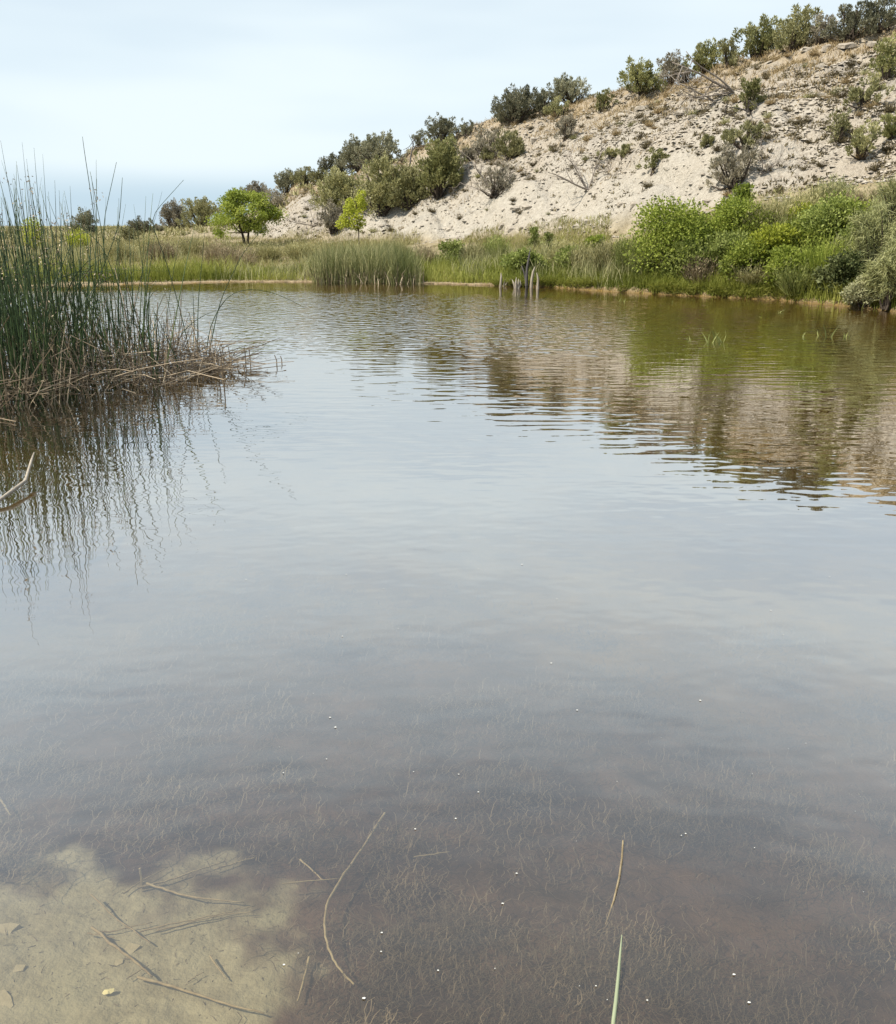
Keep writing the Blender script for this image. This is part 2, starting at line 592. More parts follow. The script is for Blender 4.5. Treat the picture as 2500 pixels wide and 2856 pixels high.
def ground_mat():
    m, nt, out = new_mat('ground')
    g = node(nt, 'ShaderNodeNewGeometry')
    pos = g.outputs['Position']
    A = lambda k: node(nt, 'ShaderNodeAttribute', attribute_name=k).outputs['Fac']
    big = noise_n(nt, pos, .35, 4, .55)
    med = noise_n(nt, pos, 2.2, 5, .62)
    fine = noise_n(nt, pos, 9.0, 4, .65)
    # hillside marl
    c = mix_n(nt, ramp_n(nt, med, .3, .7), (0.275, 0.245, 0.205), (0.40, 0.365, 0.31))
    c = mix_n(nt, ramp_n(nt, fine, .35, .75), c, (0.46, 0.425, 0.365))
    c = mix_n(nt, math_n(nt, 'MULTIPLY', ramp_n(nt, noise_n(nt, pos, 5.0, 4, .7), .52, .68), .55), c, (0.22, 0.18, 0.135))
    c = mix_n(nt, math_n(nt, 'MULTIPLY', ramp_n(nt, big, .45, .62), .5), c, (0.36, 0.31, 0.245))
    c = mix_n(nt, math_n(nt, 'MULTIPLY', ramp_n(nt, noise_n(nt, pos, .6, 4, .6), .54, .66), .55), c, (0.27, 0.25, 0.225))
    # fresh pale marl of the cutbank
    c = mix_n(nt, math_n(nt, 'MULTIPLY', A('cut'), .55), c, mix_n(nt, ramp_n(nt, fine, .3, .7), (0.36, 0.335, 0.285), (0.46, 0.43, 0.37)))
    # dry grass sod near the crest
    sod = mix_n(nt, ramp_n(nt, fine, .3, .7), (0.25, 0.195, 0.125), (0.40, 0.325, 0.22))
    c = mix_n(nt, math_n(nt, 'MULTIPLY', A('crest'), ramp_n(nt, med, .32, .58)), c, sod)
    # flat soil
    soil = mix_n(nt, ramp_n(nt, med, .3, .7), (0.22, 0.18, 0.10), (0.38, 0.32, 0.21))
    plain = mix_n(nt, ramp_n(nt, noise_n(nt, pos, .05, 5, .6), .35, .65), (0.30, 0.26, 0.16), (0.20, 0.19, 0.11))
    soil = mix_n(nt, A('plain'), soil, plain)
    c = mix_n(nt, A('hill'), soil, c)
    # pale mud rim at the water
    c = mix_n(nt, A('rim'), c, mix_n(nt, ramp_n(nt, fine, .3, .7), (0.27, 0.20, 0.12), (0.42, 0.34, 0.23)))
    # pond bed: sand and mud
    sand = mix_n(nt, ramp_n(nt, noise_n(nt, pos, 14, 5, .65), .3, .7), (0.20, 0.18, 0.122), (0.29, 0.265, 0.185))
    sand = mix_n(nt, ramp_n(nt, noise_n(nt, pos, 3.1, 3, .5), .5, .72), sand, (0.26, 0.24, 0.165))
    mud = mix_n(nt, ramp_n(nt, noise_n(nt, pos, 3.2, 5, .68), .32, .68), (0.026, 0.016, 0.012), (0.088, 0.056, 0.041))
    mud = mix_n(nt, A('deep'), mud, mix_n(nt, ramp_n(nt, med, .35, .65), (0.12, 0.074, 0.010), (0.20, 0.125, 0.018)))  # outer bed painted amber, standing in for light absorbed by the water
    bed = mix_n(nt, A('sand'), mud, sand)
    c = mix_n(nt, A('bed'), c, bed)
    p = node(nt, 'ShaderNodeBsdfPrincipled')
    p.inputs['Roughness'].default_value = .95
    p.inputs['Specular IOR Level'].default_value = .1
    ln(nt, c, p.inputs['Base Color'])
    h = math_n(nt, 'ADD', math_n(nt, 'MULTIPLY', med, .22), math_n(nt, 'MULTIPLY', fine, .10))
    h = math_n(nt, 'MULTIPLY', h, ramp_n(nt, A('bed'), 0, 1, 1.0, .05))
    h = math_n(nt, 'ADD', h, math_n(nt, 'MULTIPLY', noise_n(nt, pos, 45, 4, .6), math_n(nt, 'MULTIPLY', A('bed'), .009)))
    bp = node(nt, 'ShaderNodeBump')
    bp.inputs['Strength'].default_value = 1.0
    bp.inputs['Distance'].default_value = 1.0
    ln(nt, h, bp.inputs['Height'])
    ln(nt, bp.outputs[0], p.inputs['Normal'])
    ln(nt, p.outputs[0], out.inputs[0])
    return m


crest = sstep(.55, .95, Guc) * Ghm
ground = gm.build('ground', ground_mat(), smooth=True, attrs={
    'hill': ext(Ghm), 'cut': ext(Ghm * sstep(.36, .2, Guc + .12 * fbm(GX * .3, GY * .3, 3)) * sstep(-.16, -.06, GX / np.maximum(GY, 1)) * sstep(.36, .26, GX / np.maximum(GY, 1))), 'crest': ext(np.clip(crest + (Gu > 1) * Ghm, 0, 1)), 'plain': ext(sstep(60, 120, np.hypot(GX, GY)) * (1 - Ghm)),
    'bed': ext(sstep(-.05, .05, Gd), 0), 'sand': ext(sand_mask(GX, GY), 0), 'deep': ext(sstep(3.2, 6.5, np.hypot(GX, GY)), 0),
    'rim': ext(np.where(GX / np.maximum(GY, 1) > .06, sstep(-.3, -.1, Gd), sstep(-.75, -.3, Gd)) * (Gd < .3) * (GY > 4))})
tag(ground, kind='structure')


# ------------------------------------------------------------------ water
def water_mat():
    m, nt, out = new_mat('pond_water')
    g = node(nt, 'ShaderNodeNewGeometry')
    pos = g.outputs['Position']
    sp = node(nt, 'ShaderNodeSeparateXYZ')
    ln(nt, pos, sp.inputs[0])
    X, Y = sp.outputs[0], sp.outputs[1]

    def mapped(sx_, sy_, rot=0.0):
        mp = node(nt, 'ShaderNodeMapping')
        mp.inputs['Scale'].default_value = (sx_, sy_, 1)
        mp.inputs['Rotation'].default_value = (0, 0, rot)
        ln(nt, pos, mp.inputs[0])
        return mp.outputs[0]
    patch = noise_n(nt, pos, .22, 1, .5)
    wob = math_n(nt, 'MULTIPLY', math_n(nt, 'SUBTRACT', patch, .5), 9.0)
    yw = math_n(nt, 'ADD', Y, wob)
    # a breeze ruffles the far middle; the water in the lee of the bank and near the feet stays calm
    lee = math_n(nt, 'SUBTRACT', 25.5, math_n(nt, 'MULTIPLY', ramp_n(nt, X, -2, 10, 0, 1, False), 6.5))
    ruf = math_n(nt, 'MULTIPLY', ramp_n(nt, yw, 10.5, 15.5), ramp_n(nt, math_n(nt, 'SUBTRACT', lee, Y), 0.2, 2.2))
    ruf = math_n(nt, 'MULTIPLY', ruf, ramp_n(nt, X, 1.5, 7, 1.0, .2))
    mid = math_n(nt, 'MULTIPLY', ramp_n(nt, Y, 3.0, 9.0), ramp_n(nt, patch, .25, .75, .5, 1.3))
    h_r = math_n(nt, 'MULTIPLY', noise_n(nt, mapped(1.0, 1.25, .15), 5.0, 1, .5), .021)
    h_m = math_n(nt, 'MULTIPLY', noise_n(nt, mapped(.55, 1.9, .08), 3.4, 1, .45), .0058)
    h_n = math_n(nt, 'MULTIPLY', noise_n(nt, mapped(.8, 1.3, -.3), 6.0, 1, .5), .0016)
    h = math_n(nt, 'ADD', math_n(nt, 'MULTIPLY', h_r, ruf), math_n(nt, 'ADD', math_n(nt, 'MULTIPLY', h_m, mid), h_n))
    bp = node(nt, 'ShaderNodeBump')
    bp.inputs['Strength'].default_value = 1.0
    bp.inputs['Distance'].default_value = 1.0
    ln(nt, h, bp.inputs['Height'])
    fr = node(nt, 'ShaderNodeFresnel')
    fr.inputs['IOR'].default_value = 1.36
    ln(nt, bp.outputs[0], fr.inputs['Normal'])
    fac = math_n(nt, 'SUBTRACT', 1.0, math_n(nt, 'EXPONENT', math_n(nt, 'MULTIPLY', math_n(nt, 'MAXIMUM', math_n(nt, 'SUBTRACT', fr.outputs[0], .019), 0.0), -19.0)))
    fac = math_n(nt, 'MULTIPLY', math_n(nt, 'MULTIPLY', fac, .85), math_n(nt, 'SUBTRACT', 1.0, g.outputs['Backfacing']))
    tr = node(nt, 'ShaderNodeBsdfTransparent')
    tr.inputs['Color'].default_value = (.93, .90, .80, 1)
    silt = node(nt, 'ShaderNodeBsdfDiffuse')
    silt.inputs['Color'].default_value = (.25, .20, .14, 1)
    body = node(nt, 'ShaderNodeMixShader')
    body.inputs[0].default_value = .10
    ln(nt, tr.outputs[0], body.inputs[1])
    ln(nt, silt.outputs[0], body.inputs[2])
    gl = node(nt, 'ShaderNodeBsdfGlossy')
    gl.inputs['Roughness'].default_value = .004
    ln(nt, bp.outputs[0], gl.inputs['Normal'])
    mx = node(nt, 'ShaderNodeMixShader')
    ln(nt, fac, mx.inputs[0])
    ln(nt, body.outputs[0], mx.inputs[1])
    ln(nt, gl.outputs[0], mx.inputs[2])
    ln(nt, mx.outputs[0], out.inputs['Surface'])
    return m


wm = MB()
wx0, wx1, wy0, wy1, wz = -22, 16, -2.5, 34, -3.0
wm.add([(wx0, wy0, 0), (wx1, wy0, 0), (wx1, wy1, 0), (wx0, wy1, 0)], [(0, 1, 2, 3)])
tag(wm.build('pond_water', water_mat()), kind='structure')


# ------------------------------------------------------------------ plants on the hill
def place(px, base, lo=14.0):
    P, s = hit(px, base, lo)
    return P, s / FOC


def make_trunk(root, name, limbs, mat):
    mb = MB()
    for pts, r0, r1 in limbs:
        tube(mb, pts, np.linspace(r0, r1, len(pts)), 6, rng.random())
    return mb.build(name, mat, root, smooth=True)


def juniper(px, top, base, w, kind, label, sparse=1.0, lift=0.0, cat='juniper', trunk_show=False, lo=20.0, group=None, name='juniper_tree'):
    r = np.random.default_rng(int(px * 7 + base))
    P, k = place(px, base, lo)
    H, W = max((base - top) * k, .3), max(w * k, .25)
    root = empty(name, P - np.array([0, 0, .04]), label, cat, group)
    mb = MB()
    nfl = int(np.clip(30 * W * H, 30, 150))
    # flame-shaped sprays filling an uneven round head
    th = r.random(nfl) * 2 * math.pi
    q = r.random(nfl) ** .45
    zz = r.random(nfl) ** .85
    lob = .82 + .35 * np.sin(th * 2 + r.random() * 6) * r.random() + .22 * r.normal(size=nfl)
    zz = zz * (1 - .22 * (.5 + .5 * np.sin(th * 3 + r.random() * 6)))
    env = np.sqrt(np.clip(1 - (zz * 1.25 - .32) ** 2, .12, 1)) * lob
    base_z = H * (lift + (.16 if trunk_show else 0))
    cen = np.stack([np.cos(th) * q * env * W * .54, np.sin(th) * q * env * W * .5, base_z + zz * (H * .74 - base_z)], 1)
    lobe = r.random(nfl) < .38
    cen[lobe, 0] += r.choice([-1, 1]) * W * .2
    cen[lobe, 2] *= r.uniform(.6, .85)
    cen[:, 0] += r.normal() * .14 * cen[:, 2]
    out = np.stack([np.cos(th) * q, np.sin(th) * q, np.full(nfl, .0)], 1)
    axd = unit(out * .7 + np.array([0, 0, 1.0]) * (.65 + zz[:, None] * .9) + r.normal(size=(nfl, 3)) * .22)
    fl = H * (.15 + .17 * r.random(nfl) ** 1.5)
    fw = fl * (.17 + .14 * r.random(nfl)) + .035
    n_leaf = int(np.clip(62 * sparse, 12, 110))
    tt = r.random((nfl, n_leaf)) ** .8
    ang = r.random((nfl, n_leaf)) * 2 * math.pi
    rad = (np.sin(np.clip(tt * .92 + .1, 0, 1) * math.pi) ** .7) * np.sqrt(r.random((nfl, n_leaf))) * fw[:, None]
    a1 = perp(axd, r)
    a2 = np.cross(axd, a1)
    Pl = cen[:, None] + axd[:, None] * (tt * fl[:, None])[..., None] + a1[:, None] * (np.cos(ang) * rad)[..., None] + a2[:, None] * (np.sin(ang) * rad)[..., None]
    off = a1[:, None] * np.cos(ang)[..., None] + a2[:, None] * np.sin(ang)[..., None]
    Dl = axd[:, None] * .9 + off * .55 + r.normal(size=(nfl, n_leaf, 3)) * .3
    vv = np.clip(.25 + .5 * r.random((nfl, 1)) + .3 * (r.random((nfl, n_leaf)) - .4), 0, 1)
    leaf = .075 + .03 * min(H, 3.5)
    leaves(mb, Pl.reshape(-1, 3), Dl.reshape(-1, 3), leaf * (.6 + .7 * r.random(nfl * n_leaf)), leaf * .38, r, vv.ravel())
    mb.build('crown', M[kind], root)
    limbs = []
    nl = int(np.clip(nfl * .4, 7, 26))
    r0 = .035 + .022 * H
    for i in range(nl):
        e = cen[i] + axd[i] * fl[i] * .4
        b = np.array([r.normal() * .06 * W, r.normal() * .06 * W, -.05])
        m = b * .5 + e * .5 + np.array([0, 0, -.05 * H])
        pts = np.array([b, b * .7 + m * .3 + [0, 0, .03 * H], m, e * .75 + m * .25, e])
        limbs.append((pts, r0 * (.5 + .5 * r.random()), .008))
    make_trunk(root, 'trunk', limbs, M['bark'])
    return root


def leafy(px, top, base, w, kind, label, n=3200, cat='bush', leaf=(.07, .045), lo=18.0, group=None, name='leafy_bush', lift=0.0, clumps=None, up=.35, flat=1.0):
    """A round-leaved bush: clumps of small broad leaves on branching stems."""
    r = np.random.default_rng(int(px * 5 + base * 3))
    P, k = place(px, base, lo)
    H, W = max((base - top) * k, .2), max(w * k, .2)
    root = empty(name, P - np.array([0, 0, .03]), label, cat, group)
    nc = clumps or int(np.clip(16 * W * H, 12, 60))
    th = r.random(nc) * 2 * math.pi
    zz = .12 + .88 * r.random(nc) ** .8
    env = np.sqrt(np.clip(1 - (zz * 1.25 - .45) ** 2, .1, 1))
    q = r.random(nc) ** .4
    R = W * .5 * (.75 + .3 * r.random(nc))
    cz = lift * H + (H * (1 - lift)) * zz * .86
    cen = np.stack([np.cos(th) * q * env * R * .85, np.sin(th) * q * env * R * .85 * flat, cz], 1)
    cr = (.16 + .12 * r.random(nc)) * min(W, H * 1.2) + .03
    idx = r.integers(0, nc, n)
    dv = unit(r.normal(size=(n, 3)))
    pr = cr[idx][:, None] * (r.random((n, 1)) ** .5)
    Pl = cen[idx] + dv * pr * np.array([1.1, 1.1, .8])
    Pl[:, 2] = np.maximum(Pl[:, 2], .02)
    Dl = dv * .8 + r.normal(size=(n, 3)) * .5 + np.array([0, 0, up])
    vv = np.clip(r.random(nc)[idx] * .5 + r.random(n) * .5, 0, 1)
    mb = MB()
    leaves(mb, Pl, Dl, leaf[0] * (.6 + .8 * r.random(n)), leaf[1] * (.7 + .6 * r.random(n)), r, vv)
    mb.build('crown', M[kind], root)
    limbs = []
    for i in range(min(nc, 14)):
        b = np.array([r.normal() * .05 * W, r.normal() * .05 * W, -.04])
        limbs.append((curve_pts(b, cen[i], 5, r, .15), .012 + .012 * H, .004))
    make_trunk(root, 'stems', limbs, M['bark'])
    return root


def brush(px, top, base, w, kind, label, n=900, cat='shrub', lo=18.0, group=None, name='brush_shrub', spread=.55, wid=.016, leafn=1200, stem='bark'):
    """A broom-like shrub: fine upright twigs fanning from the base, with slim leaves toward the tips."""
    r = np.random.default_rng(int(px * 3 + base * 11))
    P, k = place(px, base, lo)
    H, W = max((base - top) * k, .15), max(w * k, .15)
    root = empty(name, P - np.array([0, 0, .02]), label, cat, group)
    mb = MB()
    th = r.random(n) * 2 * math.pi
    q = np.sqrt(r.random(n))
    P0 = np.stack([np.cos(th) * q * W * .22, np.sin(th) * q * W * .22, np.zeros(n)], 1)
    tip = np.stack([np.cos(th) * q * W * .5, np.sin(th) * q * W * .5, H * (.55 + .45 * r.random(n)) * np.sqrt(np.clip(1 - .55 * q ** 2, .1, 1))], 1)
    tip += r.normal(size=(n, 3)) * .05 * W
    D = tip - P0
    L = np.linalg.norm(D, axis=1)
    clump = .5 + .5 * np.sin(th * 3 + r.random() * 9)
    vv = np.clip(.3 * clump + .7 * r.random(n), 0, 1)
    blades(mb, P0, D, L, wid, r, .12, vv)
    m = leafn
    i = r.integers(0, n, m)
    t = .45 + .55 * r.random(m)
    leaves(mb, P0[i] + D[i] * t[:, None], unit(D[i]) + r.normal(size=(m, 3)) * .35, .09 * (.6 + .8 * r.random(m)), .022, r, np.clip(vv[i] + .2 * r.random(m), 0, 1))
    mb.build('crown', M[kind], root)
    limbs = []
    for j in range(9):
        limbs.append((curve_pts(P0[j] * .4 - np.array([0, 0, .03]), P0[j] + D[j] * .6, 5, r, .12), .008 + .008 * H, .003))
    make_trunk(root, 'stems', limbs, M[stem])
    return root


def dead_limbs(start, direction, length, rad, r, depth=3, wob=.35):
    out = []
    n = 7
    pts = [np.asarray(start, float)]
    d = unit(np.asarray(direction, float))
    for i in range(n - 1):
        d = unit(d + r.normal(size=3) * wob * .35)
        pts.append(pts[-1] + d * length / (n - 1))
    pts = np.array(pts)
    out.append((pts, rad, rad * .3))
    if depth > 0:
        for i in range(r.integers(3, 6)):
            kx = r.integers(1, n)
            dd = unit(d + r.normal(size=3) * .75)
            out += dead_limbs(pts[kx], dd, length * (.35 + .3 * r.random()), rad * .5, r, depth - 1, wob)
    return out


def dead_thing(px, py, dirs, length, rad, label, name, mat, cat, lo=20.0, depth=2, part='trunk', seed=1):
    r = np.random.default_rng(seed)
    P, k = place(px, py, lo)
    root = empty(name, P, label, cat)
    first = True
    for dv in dirs:
        limbs = dead_limbs((0, 0, .02), dv, length * (1 if first else .6 + .4 * r.random()), rad * (1 if first else .7), r, depth)
        make_trunk(root, part if first else 'limb', limbs, M[mat])
        first = False
    return root


J = [  # px, top, base, width (photograph pixels), kind, label, sparseness
    (244, 580, 655, 60, 'jun_dark', 'dark lone juniper on the plain behind the tall green bulrushes', 1.0),
    (395, 602, 654, 72, 'jun_dark', 'small sparse juniper beside the low olive bush at the far left', .8),
    (443, 622, 646, 34, 'jun_dark', 'tiny juniper just left of the grey juniper on the low rise', .8),
    (484, 554, 640, 60, 'jun_grey', 'thin greyish juniper leftmost on the low rise at hill foot', .75),
    (561, 545, 632, 104, 'jun_olive', 'wide brown-olive juniper on the low rise left of the bright green tree', 1.0),
    (725, 480, 560, 72, 'jun_grey', 'thin-topped juniper on the skyline just above the bright green tree', .7),
    (768, 515, 588, 50, 'jun_grey', 'grey narrow juniper between green tree and the skyline trunks', .7),
    (797, 468, 545, 78, 'jun_dark', 'bare-trunked dark juniper on the lower skyline', .8),
    (853, 453, 505, 60, 'jun_olive', 'leafy juniper right of the bare-trunked one on lower skyline', 1.0),
    (896, 464, 513, 46, 'jun_olive', 'small rounded juniper standing alone on the lower skyline', 1.0),
    (947, 412, 482, 72, 'jun_dark', 'round dark juniper at left end of the mid-skyline row', 1.0),
    (1000, 375, 470, 70, 'jun_dark', 'dark juniper second in the mid-skyline row', 1.0),
    (1064, 358, 462, 112, 'jun_dark', 'tall wide greyish juniper ending the mid-skyline row', .9),
    (968, 466, 600, 120, 'jun_olive', 'broad olive juniper above the brown bush on lower slope', 1.0),
    (930, 555, 648, 76, 'jun_grey', 'brown dying juniper at the foot of the big olive thicket', .9),
    (1062, 436, 598, 112, 'jun_olive', 'tall olive juniper in the middle of the big thicket', 1.0),
    (1142, 452, 578, 112, 'jun_olive', 'sloping olive juniper at the right of the big thicket', 1.0),
    (1222, 383, 552, 86, 'jun_green', 'tall columnar green juniper with bare trunk right of the thicket', 1.0),
    (1224, 320, 400, 92, 'jun_dark', 'fan-shaped dark juniper standing alone on the skyline', .85),
    (1170, 362, 412, 34, 'jun_dark', 'slim little juniper left of the fan-shaped skyline one', .7),
    (1300, 333, 378, 54, 'jun_dark', 'low open juniper on skyline right of the fan-shaped one', .7),
    (1366, 345, 437, 72, 'jun_grey', 'grey-green juniper on the slope above the bare grey shrub', .9),
    (1316, 408, 448, 46, 'jun_grey', 'low grey bush left of the grey-green slope juniper', .8),
    (1425, 348, 445, 66, 'jun_olive', 'olive leaning juniper right of the grey-green slope juniper', 1.0),
    (1442, 238, 342, 124, 'jun_dark', 'large round juniper at left of the crest trio', 1.0),
    (1524, 243, 318, 60, 'jun_dark', 'dark juniper in the middle of the crest trio', .9),
    (1597, 205, 290, 104, 'jun_dark', 'spreading juniper at right of the crest trio', .9),
    (1558, 266, 325, 52, 'jun_olive', 'rounded olive juniper in front of the crest trio', 1.0),
    (1577, 316, 388, 56, 'jun_grey', 'pale sage-like bush downslope of the crest trio', .9),
    (1681, 250, 312, 44, 'jun_green', 'slim young juniper alone on the crest', .8),
    (1790, 162, 260, 90, 'jun_green', 'broad green juniper starting the upper crest row', 1.05),
    (1867, 132, 222, 60, 'jun_grey', 'grey round-topped juniper second in the upper crest row', 1.0),
    (1912, 158, 222, 46, 'jun_grey', 'low greyish juniper third in the upper crest row', .9),
    (1970, 110, 200, 80, 'jun_green', 'green juniper just behind the fallen dead tree', 1.0),
    (2032, 105, 188, 46, 'jun_olive', 'narrow juniper between the dead tree and the largest crest tree', .8),
    (2112, 45, 158, 130, 'jun_green', 'largest spreading juniper on the crest, with dark low limbs', 1.0),
    (2212, 14, 142, 84, 'jun_olive', 'tall peaked juniper right of the largest crest juniper', 1.0),
    (2287, 38, 124, 74, 'jun_grey', 'greyish juniper with dry limbs on the upper crest', .8),
    (2367, 4, 114, 100, 'jun_dark', 'dark juniper with spiky tops near the upper right corner', 1.0),
    (2466, -18, 84, 84, 'jun_dark', 'dark juniper cut by the top right corner', 1.0),
    (2092, 208, 316, 62, 'jun_green', 'upright juniper with dark dead twigs below, beside the fallen tree', .95),
    (2080, 334, 412, 140, 'jun_olive', 'wide low olive bush in the middle of the upper slope', 1.0),
    (2050, 398, 520, 112, 'jun_grey', 'big grey-olive bush in the centre of the pale slope', .95),
    (2415, 212, 300, 76, 'jun_olive', 'leaning olive bush with a dark underside on the upper right slope', .85),
    (2478, 100, 222, 56, 'jun_green', 'green juniper cut by right edge on the upper slope', 1.0),
    (2488, 310, 388, 50, 'jun_green', 'dense green bush cut by right edge halfway up slope', 1.0),
    (2402, 346, 442, 70, 'jun_olive', 'young cone-shaped juniper on the right of the slope', .75),
    (2340, 298, 396, 40, 'jun_olive', 'thin see-through young juniper left of the cone-shaped one', .4),
    (1820, 414, 486, 58, 'leafy_y', 'yellow-green rounded shrub alone on the lower pale slope', .9),
    (1737, 396, 441, 28, 'jun_olive', 'little upright olive shrub left of the yellow-green one', .9),
    (1706, 408, 442, 40, 'jun_olive', 'low olive shrub touching the little upright one', .8),
    (1975, 374, 411, 30, 'jun_olive', 'small olive shrub left of the wide low bush', .9),
    (356, 632, 679, 60, 'leafy_o', 'low rounded olive bush on the flat at far left', 1.0),
    (1358, 412, 448, 30, 'jun_olive', 'small bush tucked below the grey-green slope juniper', .9),
]
for px, top, base, w, kind, label, sp in J:
    mat = {'leafy_y': 'jun_green', 'leafy_o': 'jun_olive'}.get(kind, kind)
    isb = 'bush' in label or 'shrub' in label
    juniper(px, top, base, w, mat, label, sp, trunk_show=px in (1222, 797), cat='bush' if isb else 'juniper', name='hillside_bush' if isb else 'juniper_tree')

# bare grey shrub, dead snag, fallen tree, dead brush
root = juniper(1378, 452, 548, 92, 'jun_grey', 'half-bare grey shrub on mid slope below the grey-green juniper', .42, cat='shrub', name='bare_shrub')
r4 = np.random.default_rng(4)
for dv in [(-.6, .1, .8), (.6, 0, .8), (-.75, 0, .55), (.3, .2, 1), (-.2, -.2, 1)]:
    make_trunk(root, 'bare_limb', dead_limbs((0, 0, .02), dv, 1.7, .03, r4, 2), M['deadwood'])
dead_thing(1018, 484, [(0, 0, 1), (.5, 0, .8), (-.4, .1, .8)], 1.1, .03, 'leafless grey shrub in front of the mid-skyline junipers', 'bare_shrub', 'deadwood', 'shrub', depth=2, part='limb', seed=5)
dead_thing(1143, 470, [(-.05, 0, 1)], 2.1, .06, 'thin standing dead trunk below the skyline between two junipers', 'dead_snag', 'darkwood', 'dead tree', depth=1, seed=6)
dead_thing(2046, 262, [(-.93, -.1, .33), (-.8, -.3, .5), (-.9, .1, .1)], 2.6, .055, 'grey fallen dead tree with bare branches on the upper slope', 'fallen_tree', 'deadwood', 'dead tree', depth=2, seed=11)
dead_thing(1990, 285, [(-.8, -.3, .35), (-.5, -.3, .1), (.4, -.3, .25)], 1.7, .035, 'heap of dead branches under the fallen dead tree', 'dead_branch_heap', 'deadwood', 'branches', depth=2, part='limb', seed=12)
dead_thing(1640, 532, [(-1, -.1, .12), (.4, .1, .9), (-.3, .1, .9), (.8, 0, .4), (-.6, 0, .6)], 2.0, .04, 'sprawl of pale dead branches on the lower pale slope', 'dead_branch_heap', 'deadwood', 'branches', depth=2, part='limb', seed=13)
dead_thing(1700, 480, [(-.9, 0, .1), (.7, .1, .4), (-.2, .1, .8)], 1.1, .03, 'small dead branch pile above the sprawl of pale branches', 'dead_branch_heap', 'deadwood', 'branches', depth=2, part='limb', seed=14)
dead_thing(2126, 490, [(.1, 0, 1), (.5, 0, .7), (.75, .1, .5), (-.3, 0, .9), (.9, 0, .35)], 1.1, .02, 'grey dry twigs right of the big grey-olive bush', 'bare_shrub', 'deadwood', 'shrub', depth=2, part='limb', seed=15)
dead_thing(2095, 318, [(-.8, -.2, .25), (.7, -.2, .3), (-.4, -.3, .1), (.4, -.3, .15)], .9, .03, 'dark dead twigs at the foot of the upright slope juniper', 'dead_branch_heap', 'darkwood', 'branches', depth=2, part='limb', seed=16)
dead_thing(880, 632, [(-.9, 0, .2), (.7, 0, .2), (-.3, .1, .6)], 1.6, .035, 'low dead branches on the slope right of the bright green tree', 'dead_branch_heap', 'deadwood', 'branches', depth=2, part='limb', seed=17)

# ------------------------------------------------------------------ bank trees and bushes
def cottonwood():
    r = np.random.default_rng(31)
    P, k = place(685, 687)
    root = empty('green_tree', P - np.array([0, 0, .05]), 'bright green round-crowned tree with a forked dark trunk left of the hill', 'tree')
    H, W = 154 * k, 204 * k
    zb = 52 * k
    nc = 95
    th = r.random(nc) * 2 * math.pi
    zz = r.random(nc)
    # lopsided crown: high shoulder right of middle, long low arm on the right
    ex = (.36 + .64 * np.sin(np.clip(zz * .86 + .14, 0, 1) * math.pi) ** .7)
    q = r.random(nc) ** .45
    cx = np.cos(th) * q * ex * W * .44 + (zz - .3) * W * .08
    cy = np.sin(th) * q * ex * W * .36
    cz = zb + zz * (H - zb) * .9 - .12 * np.abs(cx) - .1 * H * ((cx / W) < -.25)
    cen = np.stack([cx, cy, cz], 1)
    arm = np.stack([np.linspace(.28, .47, 12) * W, r.normal(size=12) * .2, zb + .25 * H + r.normal(size=12) * .12], 1)
    cen = np.concatenate([cen, arm])
    n = 15000
    i = r.integers(0, len(cen), n)
    dv = unit(r.normal(size=(n, 3)))
    cr = (.2 + .22 * r.random(len(cen)))
    Pl = cen[i] + dv * cr[i][:, None] * (r.random((n, 1)) ** .45) * np.array([1.25, 1.25, .8])
    mb = MB()
    leaves(mb, Pl, dv * .6 + r.normal(size=(n, 3)) * .5 - np.array([0, 0, .2]), .10 * (.6 + .7 * r.random(n)), .065, r, np.clip(.55 * r.random(len(cen))[i] + .45 * r.random(n), 0, 1))
    mb.build('crown', M['leaf_bright'], root)
    limbs = [(np.array([[-.05, 0, -.05], [-.06, 0, .35], [-.12, 0, .7], [-.35, .1, 1.3], [-.6, .1, 2.0]]), .10, .03),
             (np.array([[.12, 0, -.05], [.13, .02, .3], [.2, .05, .75], [.4, 0, 1.3], [.6, .1, 2.1]]), .085, .03)]
    for j in range(26):
        b = limbs[j % 2][0][2 + j % 3]
        limbs.append((curve_pts(b, cen[j], 6, r, .12), .035, .008))
    make_trunk(root, 'trunk', limbs[:2], M['bark'])
    make_trunk(root, 'branches', limbs[2:], M['bark'])


cottonwood()


def sapling():
    r = np.random.default_rng(32)
    P, k = place(1002, 690)
    root = empty('sapling', P - np.array([0, 0, .03]), 'slender yellow-green sapling standing before the olive thicket', 'sapling')
    H = 153 * k
    stem = np.array([[0, 0, -.03], [0, 0, .3 * H], [-6 * k, 0, .55 * H], [-3 * k, 0, .8 * H], [8 * k, 0, H]])
    pads = np.array([[-52, 62], [-40, 78], [-28, 95], [-18, 60], [-10, 75], [-20, 118], [-5, 105], [0, 55], [5, 90], [10, 120], [12, 140], [4, 128], [-30, 105], [-36, 66], [-12, 92], [8, 70], [14, 110]]) * k
    cen = np.stack([pads[:, 0], r.normal(size=len(pads)) * .15, pads[:, 1]], 1)
    n = 2600
    i = r.integers(0, len(cen), n)
    dv = unit(r.normal(size=(n, 3)))
    mb = MB()
    leaves(mb, cen[i] + dv * .19 * r.random((n, 1)) ** .5, dv + r.normal(size=(n, 3)) * .4, .09, .06, r, np.clip(.3 + .7 * r.random(n), 0, 1))
    mb.build('crown', M['leaf_yellow'], root)
    limbs = [(stem, .03, .012)] + [(curve_pts(stem[1 + j % 3], cen[j], 5, r, .1), .014, .004) for j in range(len(cen))]
    make_trunk(root, 'trunk', limbs, M['bark'])


sapling()

